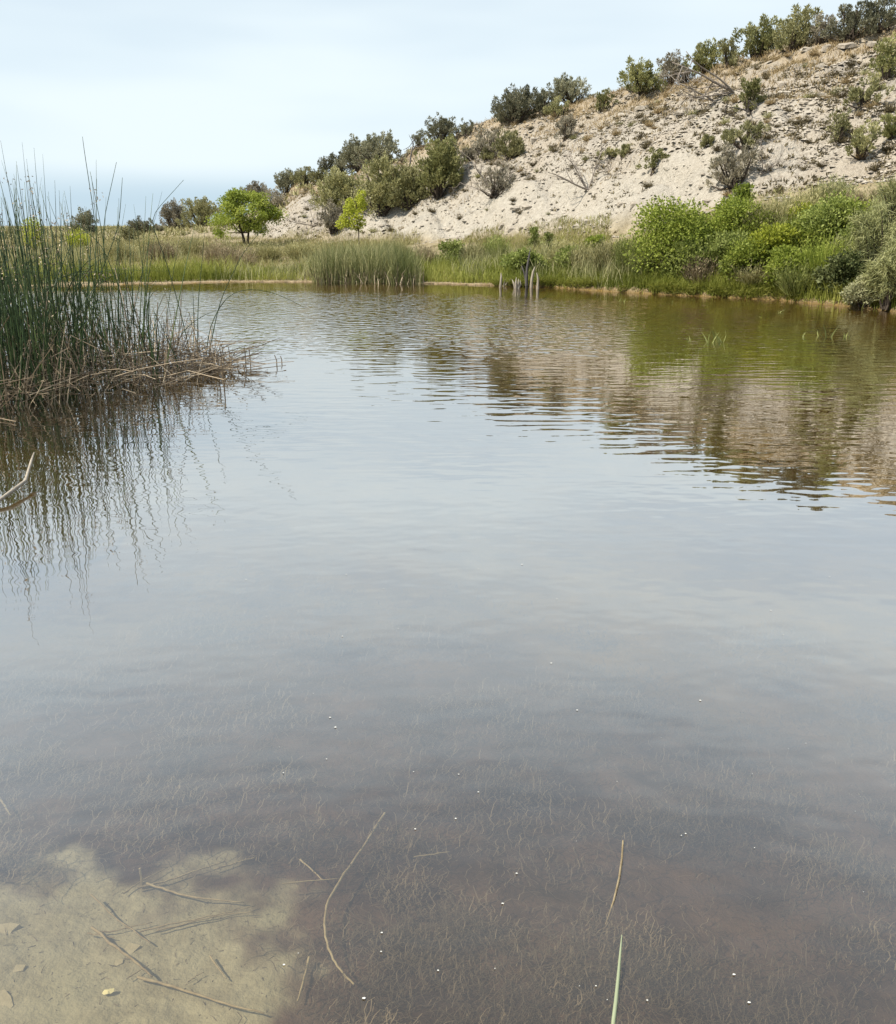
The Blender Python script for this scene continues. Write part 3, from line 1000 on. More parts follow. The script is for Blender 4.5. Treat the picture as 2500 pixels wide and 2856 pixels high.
LB = [  # leafy bushes: px, top, base, width, material, label, leaf count
    (1863, 602, 762, 178, 'leaf_bright', 'big round bright green bush with a dark hollow on its right', 6500),
    (1948, 628, 728, 100, 'leaf_bright', 'light green bush leaning on the big round bush', 3200),
    (2042, 585, 690, 116, 'leaf_bright', 'tall green bush behind the row, below the green spire', 3800),
    (2063, 530, 600, 50, 'leaf_bright', 'narrow green spire of leaves rising over the bushes against pale slope', 1400),
    (2028, 676, 768, 130, 'leaf_green', 'spreading green bush right of the dead grey shrub', 3800),
    (2145, 656, 748, 146, 'leaf_yellow', 'yellow-green leafy bush with pale flowers mid-right on bank', 4200),
    (2296, 578, 690, 146, 'leaf_green', 'large green bush high on the right bank', 4200),
    (2345, 732, 822, 120, 'leaf_dark', 'dark leafy shrub low over the water at the right', 3600),
    (2412, 782, 862, 104, 'leaf_silver', 'pale silvery bush overhanging the water near the right corner of bank', 3400),
    (2460, 668, 752, 100, 'leaf_silver', 'silvery bush among the feathery tamarisks at right edge', 2600),
    (1462, 703, 772, 152, 'leaf_green', 'low dark-green bush behind the bleached stumps', 4600),
    (1258, 676, 748, 92, 'leaf_green', 'green bush right of the far reed bed', 2400),
    (1486, 632, 700, 34, 'leaf_green', 'small round-topped shoot rising behind the stumps', 700),
    (1528, 648, 705, 26, 'leaf_green', 'thin leafy shoot right of the round-topped one', 500),
    (1664, 655, 700, 62, 'leaf_bright', 'small bright bush showing over the pale brush', 1200),
    (100, 600, 700, 62, 'leaf_yellow', 'tall yellow-green bush half hidden by the left bulrushes', 1800),
    (2200, 712, 800, 120, 'leaf_bright', 'low bright-green leafy clump above the right waterline', 3000),
    (2110, 610, 690, 100, 'leaf_bright', 'light green bush at the back of the bank, left of the pale brush', 2600),
    (2360, 590, 680, 110, 'leaf_bright', 'light green bush at the foot of the pinkish tamarisk', 2600),
    (2255, 590, 660, 100, 'leaf_yellow', 'yellow-green bush high on the bank, under the hill foot', 2200),
    (2080, 700, 790, 110, 'leaf_bright', 'light green bush low on the bank beneath the yellow-green one', 2600),
    (1905, 690, 785, 90, 'leaf_green', 'small green bush low in front of the big round bush', 2000),
    (1590, 690, 765, 90, 'leaf_green', 'dull green bush among the pale brooms right of the stumps', 1800),
    (2400, 640, 720, 100, 'leaf_green', 'green bush in the heart of the tamarisks', 2200),
    (2240, 640, 720, 100, 'leaf_bright', 'bright green clump between yellow bush and the large bank bush', 2600),
]
for px, top, base, w, mat, label, n in LB:
    if px > 1800 and mat != 'leaf_silver':
        top, w, n = base - (base - top) * 1.24, w * 1.25, int(n * 1.4)
    leafy(px, top, base, w, mat, label, n, up=.5 if mat == 'leaf_yellow' else .3, leaf=(.075, .05) if mat != 'leaf_silver' else (.06, .035))

BR = [  # broom-like shrubs: px, top, base, width, material, label
    (1385, 657, 735, 76, 'brush_green', 'upright green broom shrub left of the dark-green bush'),
    (1182, 688, 750, 76, 'brush_grey', 'greyish dry shrub at right end of the far reed bed'),
    (1320, 680, 745, 70, 'brush_pale', 'pale shrub between the two green bushes by the reed bed'),
    (1565, 672, 758, 80, 'brush_pale', 'pale broom shrub right of the dark-green bush'),
    (1625, 676, 765, 80, 'brush_pale', 'second pale broom shrub right of the dark-green bush'),
    (1690, 668, 768, 90, 'brush_pale', 'taller pale broom shrub left of the big round bush'),
    (1752, 655, 770, 90, 'brush_green', 'greenish broom shrub touching the big round bush'),
    (2165, 562, 665, 130, 'brush_pale', 'pale feathery brush at the top of the right bank'),
    (2235, 560, 640, 110, 'brush_pale', 'pale brush on the bank crest left of the large green bush'),
    (2322, 518, 590, 84, 'tamarisk', 'grey-green upright brush at the hill foot on the right'),
    (1950, 716, 800, 90, 'brush_grey', 'dead grey shrub leaning toward the water below the bright bushes'),
    (2100, 752, 800, 90, 'brush_pale', 'dry pale stalks beneath the yellow-green bush'),
    (2380, 556, 640, 110, 'brush_pale', 'pale brush behind the pinkish tamarisk on the right bank'),
    (2130, 596, 680, 110, 'brush_pale', 'pale brush behind the yellow-green bush, left of bank crest'),
    (2290, 536, 606, 90, 'brush_pale', 'small pale brush at the hill foot left of the grey-green upright one'),
    (2480, 530, 610, 90, 'brush_pale', 'pale brush at the right edge below the cone-shaped juniper'),
    (2440, 600, 680, 110, 'brush_green', 'green brush between the tamarisks near the right edge'),
    (2210, 620, 690, 100, 'brush_green', 'green brush left of the large bank bush'),
    (1800, 690, 775, 90, 'brush_green', 'low green brush at the left foot of the big round bush'),
    (742, 676, 730, 100, 'brush_pale', 'pale brush right of the green tree trunk'),
    (640, 665, 740, 100, 'brush_pale', 'pale brush left of the green tree trunk'),
    (610, 672, 752, 90, 'brush_grey', 'grey-brown brush in front of the green tree'),
    (665, 690, 756, 110, 'brush_grey', 'wide grey brush below the green tree trunk'),
    (425, 655, 712, 100, 'brush_pale', 'rounded pale brush on the left flat behind the grass'),
    (455, 672, 732, 90, 'brush_grey', 'dull grey brush right of the rounded pale brush'),
    (540, 655, 720, 90, 'brush_pale', 'pale brush in the middle of the left flat'),
    (222, 640, 700, 60, 'leaf_yellow', 'yellow-flowered brush under the lone dark juniper'),
    (840, 675, 725, 90, 'brush_pale', 'pale yellowish brush left of the far reed bed'),
    (1100, 672, 720, 90, 'brush_pale', 'pale brush behind the far reed bed'),
    (330, 668, 730, 100, 'brush_pale', 'dry pale brush behind the shore grass at left'),
    (2290, 690, 795, 110, 'leaf_bright', 'upright bright grass-like clump beside the dark leafy shrub'),
    (2225, 745, 822, 100, 'brush_green', 'tall green rush-like clump at the right waterline'),
]
for px, top, base, w, mat, label in BR:
    f_ = 1.4 if px > 2090 else 1.12
    top, w = base - (base - top) * f_, w * f_
    brush(px, top, base, w, mat, label, n=650, leafn=1500, wid=.02 if mat != 'brush_grey' else .015, name='broom_shrub')


def tamarisk(px, top, base, w, kind, label, nl=16, lean=0.0, npl=190, droop=.5):
    r = np.random.default_rng(int(px + base * 13))
    P, k = place(px, base, 17.0)
    H, W = (base - top) * k, w * k
    root = empty('tamarisk', P - np.array([0, 0, .03]), label, 'tamarisk', 'feathery tamarisks at the right edge')
    mb = MB()
    limbs = []
    for i in range(nl):
        a = r.random() * 2 * math.pi
        q = r.random() ** .5
        e = np.array([math.cos(a) * q * W * .5 + lean * H, math.sin(a) * q * W * .5, H * (.5 + .5 * r.random()) * (1 - .35 * q)])
        b = np.array([r.normal() * .06 * W, r.normal() * .06 * W, 0])
        m = b * .4 + e * .6 + np.array([0, 0, .22 * H * (1 - .3 * q)])
        t = np.linspace(0, 1, 8)[:, None]
        pts = b * (1 - t) ** 2 + m * 2 * t * (1 - t) + e * t ** 2
        limbs.append((pts, .014 + .006 * H, .004))
        n = npl
        tt = .25 + .75 * r.random(n)
        ii = np.clip((tt * 7).astype(int), 0, 6)
        ff = (tt * 7 - ii)[:, None]
        pp = pts[ii] * (1 - ff) + pts[ii + 1] * ff + r.normal(size=(n, 3)) * .07 * W * (1.1 - tt[:, None] * .6)
        dd = unit(pts[-1] - pts[3]) * .7 + r.normal(size=(n, 3)) * .55 - np.array([0, 0, droop]) * r.random((n, 1))
        blades(mb, pp, dd, .16 * (.5 + r.random(n)), .014, r, .25, np.clip(.5 * r.random() + .5 * r.random(n), 0, 1))
    mb.build('crown', M[kind], root)
    make_trunk(root, 'stems', limbs, M['bark'])


tamarisk(2440, 535, 768, 180, 'tamarisk', 'large feathery grey-green tamarisk filling the right bank', 26, 0, 230)
tamarisk(2478, 660, 868, 140, 'tamarisk', 'drooping feathery tamarisk over the water at right edge', 28, 0, 230, .9)
tamarisk(2492, 430, 690, 130, 'tamarisk', 'tall spindly tamarisk reaching up against the pale slope at right edge', 18, -.05, 190, .1)
tamarisk(2395, 505, 640, 100, 'tamarisk_pink', 'faded pinkish tamarisk behind the grey-green ones', 18, 0, 200)
tamarisk(2340, 655, 762, 100, 'tamarisk', 'greyish feathery tamarisk above the dark leafy shrub', 18, 0, 200)
tamarisk(2435, 520, 660, 50, 'tamarisk', 'slim tamarisk shoot left of the tall spindly one', 7, .02, 110, .1)


# ------------------------------------------------------------------ rocks and rubble on the slope
def rock_mesh(seed, flat=.55):
    r = np.random.default_rng(seed)
    mb = MB()
    a = np.arange(7) / 7 * 2 * math.pi + r.normal(size=7) * .12
    rad = .5 * (.8 + .4 * r.random(7))
    lo = np.stack([np.cos(a) * rad, np.sin(a) * rad * .8, np.full(7, -.25 * flat)], 1)
    hi = lo * np.array([.86, .86, 1]) + np.array([0, 0, .75 * flat]) + r.normal(size=(7, 3)) * .05
    top = np.array([[r.normal() * .08, r.normal() * .08, .58 * flat + .05 * r.random()]])
    f4 = [(i, (i + 1) % 7, 7 + (i + 1) % 7, 7 + i) for i in range(7)]
    v = r.random()
    k = mb.n
    mb.add(np.concatenate([lo, hi, top]), f4, v)
    mb.F.append(np.array([(7 + i, 7 + (i + 1) % 7, 14) for i in range(7)]))
    return mb


rock_meshes = [rock_mesh(s, .35 + .35 * (s % 3) / 2).mesh('rock', M['rock']) for s in range(8)]


def slope_normal(x, y, e=.5):
    zx = (terrain(x + e, y) - terrain(x - e, y)) / (2 * e)
    zy = (terrain(x, y + e) - terrain(x, y - e)) / (2 * e)
    return Vector((-float(zx), -float(zy), 1)).normalized()


def put_rock(px, py, w, h, label, group=None, seed=0, name='limestone_rock'):
    r = np.random.default_rng(int(px * 3 + py * 7) + seed)
    P, k = place(px, py, 20.0)
    o = put(name, rock_meshes[int(r.integers(0, 8))], loc=P + np.array([0, 0, .1 * h * k]))
    q = slope_normal(P[0], P[1]).to_track_quat('Z', 'Y').to_euler()
    o.rotation_euler = (q.x * .5, q.y * .5, r.normal() * .25)
    o.scale = (w * k, w * k * .8, h * k * 1.6)
    return tag(o, label, 'rock', group)


for px, py, w, h, label in [
    (2310, 142, 34, 24, 'big pale squarish block just below the crest, left one of two'),
    (2361, 139, 52, 22, 'wide pale block just below the crest, right one of two'),
    (2440, 128, 44, 14, 'flat pale slab on the crest right of the two big blocks'),
    (2250, 140, 40, 12, 'low slab left of the two big crest blocks'),
    (2182, 240, 44, 14, 'pale slab on the upper slope right of the upright juniper'),
    (2192, 265, 48, 14, 'layered slab under the pale upper-slope slab'),
    (2290, 266, 50, 12, 'long dark-edged slab in the upper right ledge'),
    (2380, 224, 46, 12, 'thin ledge slab below the leaning olive bush'),
    (2246, 290, 36, 11, 'pale flat rock under the layered slab'),
    (1845, 304, 24, 14, 'pale block in the row left of the fallen tree, first'),
    (1880, 298, 26, 16, 'pale block in the row left of the fallen tree, second'),
    (1790, 304, 38, 14, 'pale tilted slab at left of the upper block row'),
    (1742, 322, 42, 12, 'broken ledge rock at the left end of the upper ledge'),
    (1900, 320, 46, 10, 'thin cracked ledge below the pale blocks'),
    (1935, 328, 36, 12, 'ledge rock just below the dead branch heap'),
    (1490, 396, 22, 14, 'pale boulder right of the olive leaning juniper'),
    (1436, 584, 30, 13, 'capped ledge block over the grey cutbank, left'),
    (1470, 582, 30, 13, 'capped ledge block over the grey cutbank, right'),
    (1405, 586, 20, 10, 'small ledge block left of the capped pair'),
    (1398, 642, 20, 15, 'squared pale block low on the cutbank, with dark gap under'),
    (1425, 642, 30, 12, 'long pale block beside the squared one low on cutbank'),
    (1452, 641, 18, 12, 'right end block of the low cutbank row'),
    (1612, 636, 36, 14, 'large grey-shadowed block low on the cutbank at centre'),
    (1636, 622, 26, 12, 'pale block above the large grey-shadowed one'),
    (1565, 640, 18, 10, 'small pale block near the bright shoot low on slope'),
    (1972, 566, 34, 15, 'pale boulder at the slope foot above the green bushes'),
    (1768, 572, 30, 10, 'flat pale rock at slope foot, right of a pair'),
    (1732, 572, 26, 9, 'flat pale rock at slope foot, left of a pair'),
    (2190, 558, 60, 14, 'pale ledge where the slope meets the right bank grass'),
    (1345, 706, 16, 9, 'pale stone among the grass left of the broom shrub'),
    (1344, 762, 24, 12, 'white stone at the waterside left of the stumps'),
    (1255, 640, 26, 12, 'pale stone at the slope foot above the far reeds'),
    (2475, 298, 34, 16, 'pale broken rock at right edge on the upper slope'),
]:
    put_rock(px, py, w, h, label)

MARKS = [(2000, 240, 'around the fallen dead tree'), (2092, 300, 'beside the upright slope juniper'), (2336, 150, 'by the two big crest blocks'), (2250, 270, 'around the upper right ledge slabs'),
         (2415, 280, 'below the leaning olive bush'), (2080, 390, 'around the wide low olive bush'), (2050, 500, 'at the big grey-olive bush'), (2400, 430, 'near the cone-shaped young juniper'),
         (2270, 450, 'on the lower right slope above the tamarisks'), (1820, 470, 'around the yellow-green rounded shrub'), (1640, 520, 'near the sprawl of pale branches'), (1800, 320, 'at the upper pale block row'),
         (1790, 240, 'before the broad green crest juniper'), (1580, 350, 'downslope of the crest trio'), (1400, 420, 'around the olive leaning juniper'), (1380, 540, 'near the half-bare grey shrub'),
         (1450, 610, 'on the pale cutbank at centre'), (1240, 590, 'below the columnar green juniper'), (1290, 400, 'under the fan-shaped skyline juniper'), (1060, 600, 'at the foot of the olive thicket'),
         (880, 600, 'on the low slope right of the green tree'), (1700, 420, 'on the mid slope left of the yellow-green shrub'), (1950, 540, 'at the slope foot above the green bushes'), (2180, 360, 'on the open mid slope')]


def near_mark(x, y, z):
    c = y * CP - (z - CAM_H) * SP
    u, v = 1250 + FOC * x / c, 1428 - FOC * (y * SP + (z - CAM_H) * CP) / c
    return min(MARKS, key=lambda m: (m[0] - u) ** 2 + (m[1] - v) ** 2 * 2)[2]


r = np.random.default_rng(5)
# more mid-sized stones, alike, sown over the slope
tries = 0
n_placed = 0
while n_placed < 120 and tries < 3000:
    tries += 1
    t = r.uniform(-.14, .52)
    u = r.uniform(.02, .97)
    yt, yc = np.interp(t, K_T, K_TY), np.interp(t, K_T, K_CY)
    y = yt + (yc - yt) * u
    x = t * y
    if fbm(x * .3, y * .6 + 30, 3) < .05:
        continue
    z = float(terrain(x, y))
    s_ = r.uniform(.14, .34)
    o = put('slope_stone', rock_meshes[int(r.integers(0, 8))], loc=(x, y, z - .01))
    o.rotation_euler = (r.normal() * .2 + .35, r.normal() * .2, r.random() * 6.28)
    o.scale = (s_ * 1.3, s_, s_ * r.uniform(.4, .7))
    tag(o, 'loose pale limestone stone ' + near_mark(x, y, z), 'stone', 'loose stones sown over the pale slope')
    n_placed += 1

# fine rubble: beyond counting
N = 22000
t = r.uniform(-.2, .56, N)
u = r.uniform(-.03, 1.0, N)
yt, yc = np.interp(t, K_T, K_TY), np.interp(t, K_T, K_CY)
y = yt + (yc - yt) * u
x = t * y
keep = (fbm(x * .4, y * .4 + 11, 3) > -.25 + .35 * u) & ~((u < .25) & (t > -.1) & (t < .3) & (r.random(N) < .7))
x, y = x[keep], y[keep]
n = len(x)
z = terrain(x, y)
sz = .03 + .08 * r.random(n) ** 2.4
base = np.array([[1, 0, 0], [0, 1, 0], [-1, 0, 0], [0, -1, 0], [.2, .1, 1], [0, 0, -.6]])
fa = np.array([[0, 1, 4], [1, 2, 4], [2, 3, 4], [3, 0, 4]])
ang = r.random(n) * 6.28
cs, sn = np.cos(ang), np.sin(ang)
vb = base[None] * sz[:, None, None] * (np.array([1.3, 1.0, .55]) * (.7 + .6 * r.random((n, 6, 3))))
vr = np.stack([vb[..., 0] * cs[:, None] - vb[..., 1] * sn[:, None], vb[..., 0] * sn[:, None] + vb[..., 1] * cs[:, None], vb[..., 2]], -1)
vr += np.stack([x, y, z + .01], 1)[:, None]
mb = MB()
mb.add(vr.reshape(-1, 3), (fa[None] + (np.arange(n) * 6)[:, None, None]).reshape(-1, 3), np.repeat(r.random(n) ** 2, 6))
tag(mb.build('rubble', M['rock']), 'pale limestone rubble strewn over the slope', 'rubble', kind='stuff')


# ------------------------------------------------------------------ dry tufts on the slope
def tuft_mesh(seed, n=150, h=1.0):
    r = np.random.default_rng(seed)
    mb = MB()
    th = r.random(n) * 6.283
    el = r.random(n) ** .6 * 1.35
    D = np.stack([np.cos(th) * np.sin(el), np.sin(th) * np.sin(el), np.cos(el) * 1.0 + .05], 1)
    P = np.stack([np.cos(th) * .12, np.sin(th) * .12, np.zeros(n)], 1) * r.random((n, 1))
    blades(mb, P, D, .5 * (.55 + .45 * r.random(n)), .035, r, .15, np.clip(.2 + .8 * r.random(n), 0, 1))
    m = n
    i = r.integers(0, n, m)
    leaves(mb, P[i] + D[i] * (.2 + .3 * r.random((m, 1))), D[i] + r.normal(size=(m, 3)) * .5, .1, .05, r)
    return mb


tuft_sets = {k: [tuft_mesh(s + o).mesh('tuft', M[k]) for s in range(4)] for k, o in (('tuft', 60), ('grass_hill', 70), ('jun_olive', 80))}


def put_tuft(P, d, kind, label, group, r):
    o = put('dry_tuft', tuft_sets[kind][int(r.integers(0, 4))], loc=P - np.array([0, 0, .02 * d]))
    o.rotation_euler = (0, 0, r.random() * 6.28)
    o.scale = (d, d, d * r.uniform(.7, 1.15))
    tag(o, label, 'tuft', group)


r = np.random.default_rng(8)
for px, py, w, kind, label in [
    (1960, 312, 32, 'tuft', 'dark round tuft under the dead branch heap'),
    (2020, 318, 36, 'tuft', 'reddish-brown tuft right of the dead branch heap'),
    (2140, 222, 30, 'tuft', 'dark tuft right of the upright slope juniper'),
    (2227, 210, 26, 'tuft', 'dark tuft below the tall peaked crest juniper'),
    (2247, 244, 28, 'tuft', 'dark round tuft over the long ledge slab'),
    (2303, 236, 32, 'tuft', 'brown tuft left of the thin ledge slab'),
    (2378, 214, 48, 'tuft', 'wide dark tuft on the upper right ledge'),
    (2198, 314, 30, 'tuft', 'round tuft alone on the mid slope, upper of two'),
    (2229, 390, 28, 'tuft', 'round tuft alone on the mid slope, lower of two'),
    (2142, 388, 36, 'tuft', 'dark tuft at the right end of the wide low olive bush'),
    (2290, 468, 40, 'tuft', 'dark hollow tuft on the lower right slope'),
    (2170, 536, 50, 'tuft', 'wide brown tuft above the right bank brush'),
    (1808, 522, 50, 'tuft', 'wide brown tuft below the yellow-green shrub'),
    (1798, 342, 40, 'tuft', 'brown tuft below the upper block row'),
    (2345, 388, 34, 'tuft', 'dark tuft under the thin young juniper'),
    (1950, 432, 30, 'tuft', 'grey tuft left of the big grey-olive bush'),
    (1282, 612, 26, 'tuft', 'dark tuft on the bare lower slope left of centre'),
    (1160, 600, 28, 'tuft', 'brown tuft just right of the olive thicket base'),
    (1432, 562, 30, 'tuft', 'rusty tuft above the capped ledge blocks'),
    (1040, 648, 30, 'jun_olive', 'green-brown tuft right of the yellow-green sapling'),
    (1205, 592, 28, 'tuft', 'second brown tuft right of the olive thicket'),
    (1530, 600, 20, 'jun_olive', 'small olive tuft right of the capped ledge blocks'),
    (1460, 490, 26, 'tuft', 'rusty-brown tuft right of the half-bare grey shrub'),
    (1500, 480, 26, 'jun_olive', 'olive tuft right of the rusty-brown one'),
    (1790, 260, 60, 'jun_olive', 'green tuft before the broad green crest juniper'),
    (1835, 288, 22, 'jun_olive', 'olive tuft among the crest grass'),
]:
    P, k = place(px, py, 20.0)
    put_tuft(P, w * k, kind, label, None, r)
cnt = {'tuft': 0, 'grass_hill': 0, 'jun_olive': 0}
while sum(cnt.values()) < 290:
    t = r.uniform(-.17, .52)
    u = r.uniform(.03, 1.0)
    yt, yc = np.interp(t, K_T, K_TY), np.interp(t, K_T, K_CY)
    y = yt + (yc - yt) * u
    x = t * y
    dens = fbm(x * .25 + 3, y * .25, 3) + .35 * (u - .45) + .1
    if r.random() > .5 + dens or (u < .28 and -.05 < t < .3 and r.random() < .7):
        continue
    kind = 'grass_hill' if r.random() < .35 + .3 * (u > .7) else 'tuft' if r.random() < .8 else 'jun_olive'
    cnt[kind] += 1
    z = float(terrain(x, y))
    put_tuft(np.array([x, y, z]), r.uniform(.22, .62), kind,
             {'tuft': 'small dark brown tuft ', 'grass_hill': 'small straw-coloured grass tuft ', 'jun_olive': 'small olive shrublet '}[kind] + near_mark(x, y, z), {'tuft': 'dark tufts on the slope', 'grass_hill': 'straw tufts on the slope', 'jun_olive': 'olive shrublets on the slope'}[kind], r)

# dry grass over the hill and tiny scrub
N = 42000
t = r.uniform(-.2, .56, N)
u = r.random(N) ** .45 * 1.12
yt, yc = np.interp(t, K_T, K_TY), np.interp(t, K_T, K_CY)
y = yt + (yc - yt) * u
x = t * y
pz = fbm(x * .7 + 50, y * .7, 3)
keep = pz > .42 - .75 * u
x, y, u = x[keep], y[keep], u[keep]
n = len(x)
P = np.stack([x, y, terrain(x, y) - .01], 1)
mb = MB()
blades(mb, P, r.normal(size=(n, 3)) * .35 + np.array([0, 0, 1.0]), .10 + .2 * r.random(n) * (.4 + .6 * np.clip(u, 0, 1)), .028, r, .3)
tag(mb.build('hill_grass', M['grass_hill']), 'sparse dry straw grass on the hill crest', 'grass', kind='stuff')
N = 4600
t = r.uniform(-.2, .55, N)
u = r.random(N)
yt, yc = np.interp(t, K_T, K_TY), np.interp(t, K_T, K_CY)
y = yt + (yc - yt) * u
x = t * y
keep = (fbm(x * .5 + 20, y * .5, 3) > -.1) & ~((u < .26) & (t > -.1) & (t < .3) & (r.random(N) < .8))
x, y = x[keep], y[keep]
C0 = np.stack([x, y, terrain(x, y)], 1)
n = len(C0) * 9
ci = np.repeat(np.arange(len(C0)), 9)
mb = MB()
blades(mb, C0[ci] + r.normal(size=(n, 3)) * np.array([.06, .06, .01]), r.normal(size=(n, 3)) * .6 + np.array([0, 0, .8]), .06 + .10 * r.random(n), .045, r, .2)
tag(mb.build('hill_scrub', M['tuft']), 'fine dark scrub speckling the pale slope', 'scrub', kind='stuff')

# ------------------------------------------------------------------ bank grass, far reed bed
def bank_points(N, r, t0, t1, lo, hi):
    t = r.uniform(t0, t1, N)
    ysh, yt = np.interp(t, SH_T, SH_Y), np.interp(t, K_T, K_TY)
    f = lo + (hi - lo) * r.random(N)
    y = ysh + f * (yt + 1.0 - ysh)
    x = t * y
    ok = pond_d(x, y) < np.where(t > .05, .03, -.12)
    x, y, t, f = x[ok], y[ok], t[ok], f[ok]
    return np.stack([x, y, terrain(x, y) - .01], 1), t, f


r = np.random.default_rng(21)
# waterside green fringe
P, t, f = bank_points(80000, r, -.56, .58, -.08, .24)
ysh = np.interp(t, SH_T, SH_Y)
dist = P[:, 1] - ysh
keep = (dist < 3.6) & (dist > np.where(t > .05, -9, .25 + .3 * fbm(P[:, 0], P[:, 1], 2)))
keep &= (fbm(P[:, 0] * .6, P[:, 1] * .6 + 5, 3) > -.45 + .12 * dist)
P, t, dist = P[keep], t[keep], dist[keep]
n = len(P)
h = (.2 + .42 * r.random(n) ** 1.3) * (1 + .9 * fbm(P[:, 0] * .5, P[:, 1] * .5, 2)) * (1 - .25 * (t > .02))
vv = np.clip(.4 * r.random(n) + .55 * (.5 + 1.5 * fbm(P[:, 0] * .7 + 7, P[:, 1] * .7, 3)), 0, 1)
mb = MB()
blades(mb, P, r.normal(size=(n, 3)) * .18 + np.array([0, 0, 1.0]), h, .017, r, .25, vv)
tag(mb.build('shore_grass', M['grass_green']), 'green grass fringing the far shore', 'grass', kind='stuff')
# grass hanging over the right bank's edge
P, t, f = bank_points(60000, r, .05, .58, -.08, .05)
pd = pond_d(P[:, 0], P[:, 1])
keep = (pd > -.4) & (fbm(P[:, 0] * 1.4, P[:, 1] * 1.4, 2) > -.2)
P = P[keep]
n = len(P)
mb = MB()
blades(mb, P + np.array([0, 0, .03]), r.normal(size=(n, 3)) * .3 + np.array([0, -.55, .6]), .12 + .22 * r.random(n), .014, r, .4, np.clip(.2 + .8 * r.random(n), 0, 1))
tag(mb.build('edge_grass', M['grass_green']), 'grass hanging over the edge of the right bank', 'grass', kind='stuff')
# drier grass up to the slope
P, t, f = bank_points(140000, r, -.56, .58, .04, 1.0)
keep = fbm(P[:, 0] * .45, P[:, 1] * .45 + 15, 3) > -.42 + .35 * f - .45 * sstep(.22, .3, t) + 1.2 * sstep(.62, .85, f) * (t > .18)
P, t, f = P[keep], t[keep], f[keep]
n = len(P)
green = sstep(.25, -.15, f + .5 * fbm(P[:, 0] * .3, P[:, 1] * .3 + 2, 3)) + .35 * sstep(0, .2, t)
isg = r.random(n) < np.clip(green + .05, 0, .65)
h = (.12 + .24 * r.random(n)) * (1 + .8 * fbm(P[:, 0] * .5, P[:, 1] * .5, 2))
for nm, mt, mk in (('dry_grass', 'grass_dry', ~isg), ('bank_grass', 'grass_green', isg)):
    Q = P[mk]
    mb = MB()
    k = len(Q)
    blades(mb, Q, r.normal(size=(k, 3)) * .25 + np.array([0, 0, 1.0]), h[mk], .017, r, .35,
           np.clip(.5 * r.random(k) + .5 * (.5 + .9 * fbm(Q[:, 0] * .7 + 7, Q[:, 1] * .7, 3)), 0, 1))
    tag(mb.build(nm, M[mt]), 'dry tan grass on the flat before the hill' if nm == 'dry_grass' else 'mixed green grass over the far bank', 'grass', kind='stuff')
# taller pale rushes scattered along the shore
P, t, f = bank_points(16000, r, -.5, .3, 0, .5)
keep = fbm(P[:, 0] * .35 + 31, P[:, 1] * .35, 3) > .0 + .3 * f
P = P[keep]
n = len(P)
mb = MB()
blades(mb, P, r.normal(size=(n, 3)) * .16 + np.array([0, 0, 1.0]), .45 + .55 * r.random(n), .014, r, .25, np.clip(.35 + .65 * r.random(n), 0, 1))
tag(mb.build('shore_rushes', M['reed_far']), 'loose pale rushes and tall grass along the far shore', 'grass', kind='stuff')
# far plain scrub
N = 2600
x = r.uniform(-.62, -.12, N)
y = np.exp(r.uniform(math.log(60), math.log(400), N))
x = x * y
C0 = np.stack([x, y, terrain(x, y)], 1)
n = N * 10
ci = np.repeat(np.arange(N), 10)
sc_ = (.25 + .35 * r.random(N))[ci]
mb = MB()
blades(mb, C0[ci] + r.normal(size=(n, 3)) * sc_[:, None] * np.array([.4, .4, .05]), r.normal(size=(n, 3)) * .5 + np.array([0, 0, 1]), sc_ * (.6 + .6 * r.random(n)), .10, r, .2)
tag(mb.build('plain_scrub', M['brush_pale']), 'low pale scrub over the distant plain', 'scrub', kind='stuff')

# far reed bed: dense upright rushes on the far shore
N = 5200
px = r.uniform(862, 1178, N)
dpt = r.uniform(-.25, 2.3, N)
d = rays(px, np.full(N, 660.0))
t = d[:, 0] / d[:, 1]
y = np.interp(t, SH_T, SH_Y) + dpt
x = t * y
edge = sstep(855, 905, px) * sstep(1185, 1130, px)
keep = r.random(N) < .25 + .75 * edge
x, y, px, edge = x[keep], y[keep], px[keep], edge[keep]
n = len(x)
P = np.stack([x, y, np.where(pond_d(x, y) > 0, -.05, terrain(x, y) - .02)], 1)
h = (1.0 + .45 * r.random(n)) * (.55 + .45 * edge) * (1 + .25 * fbm(x * .9, y * .9, 2))
dk = sstep(1080, 1125, px) * sstep(1165, 1140, px)
mb = MB()
blades(mb, P, r.normal(size=(n, 3)) * .13 + np.array([0, 0, 1.0]), h * (.6 + .5 * r.random(n)), .016, r, .2, np.clip(r.random(n) * (1 - .6 * dk), 0, 1))
tag(mb.build('far_reed_bed', M['reed_far']), 'dense bed of green rushes on the far shore', 'reeds', kind='stuff')
m = 1400
i = r.integers(0, n, m)
mb = MB()
blades(mb, P[i] + r.normal(size=(m, 3)) * .1 * np.array([1, 1, 0]), r.normal(size=(m, 3)) * .35 + np.array([0, 0, 1.0]), .4 + .3 * r.random(m), .02, r, .3)
tag(mb.build('far_reed_litter', M['thatch']), 'brown dead stalks at the foot of the far rushes', 'reeds', kind='stuff')


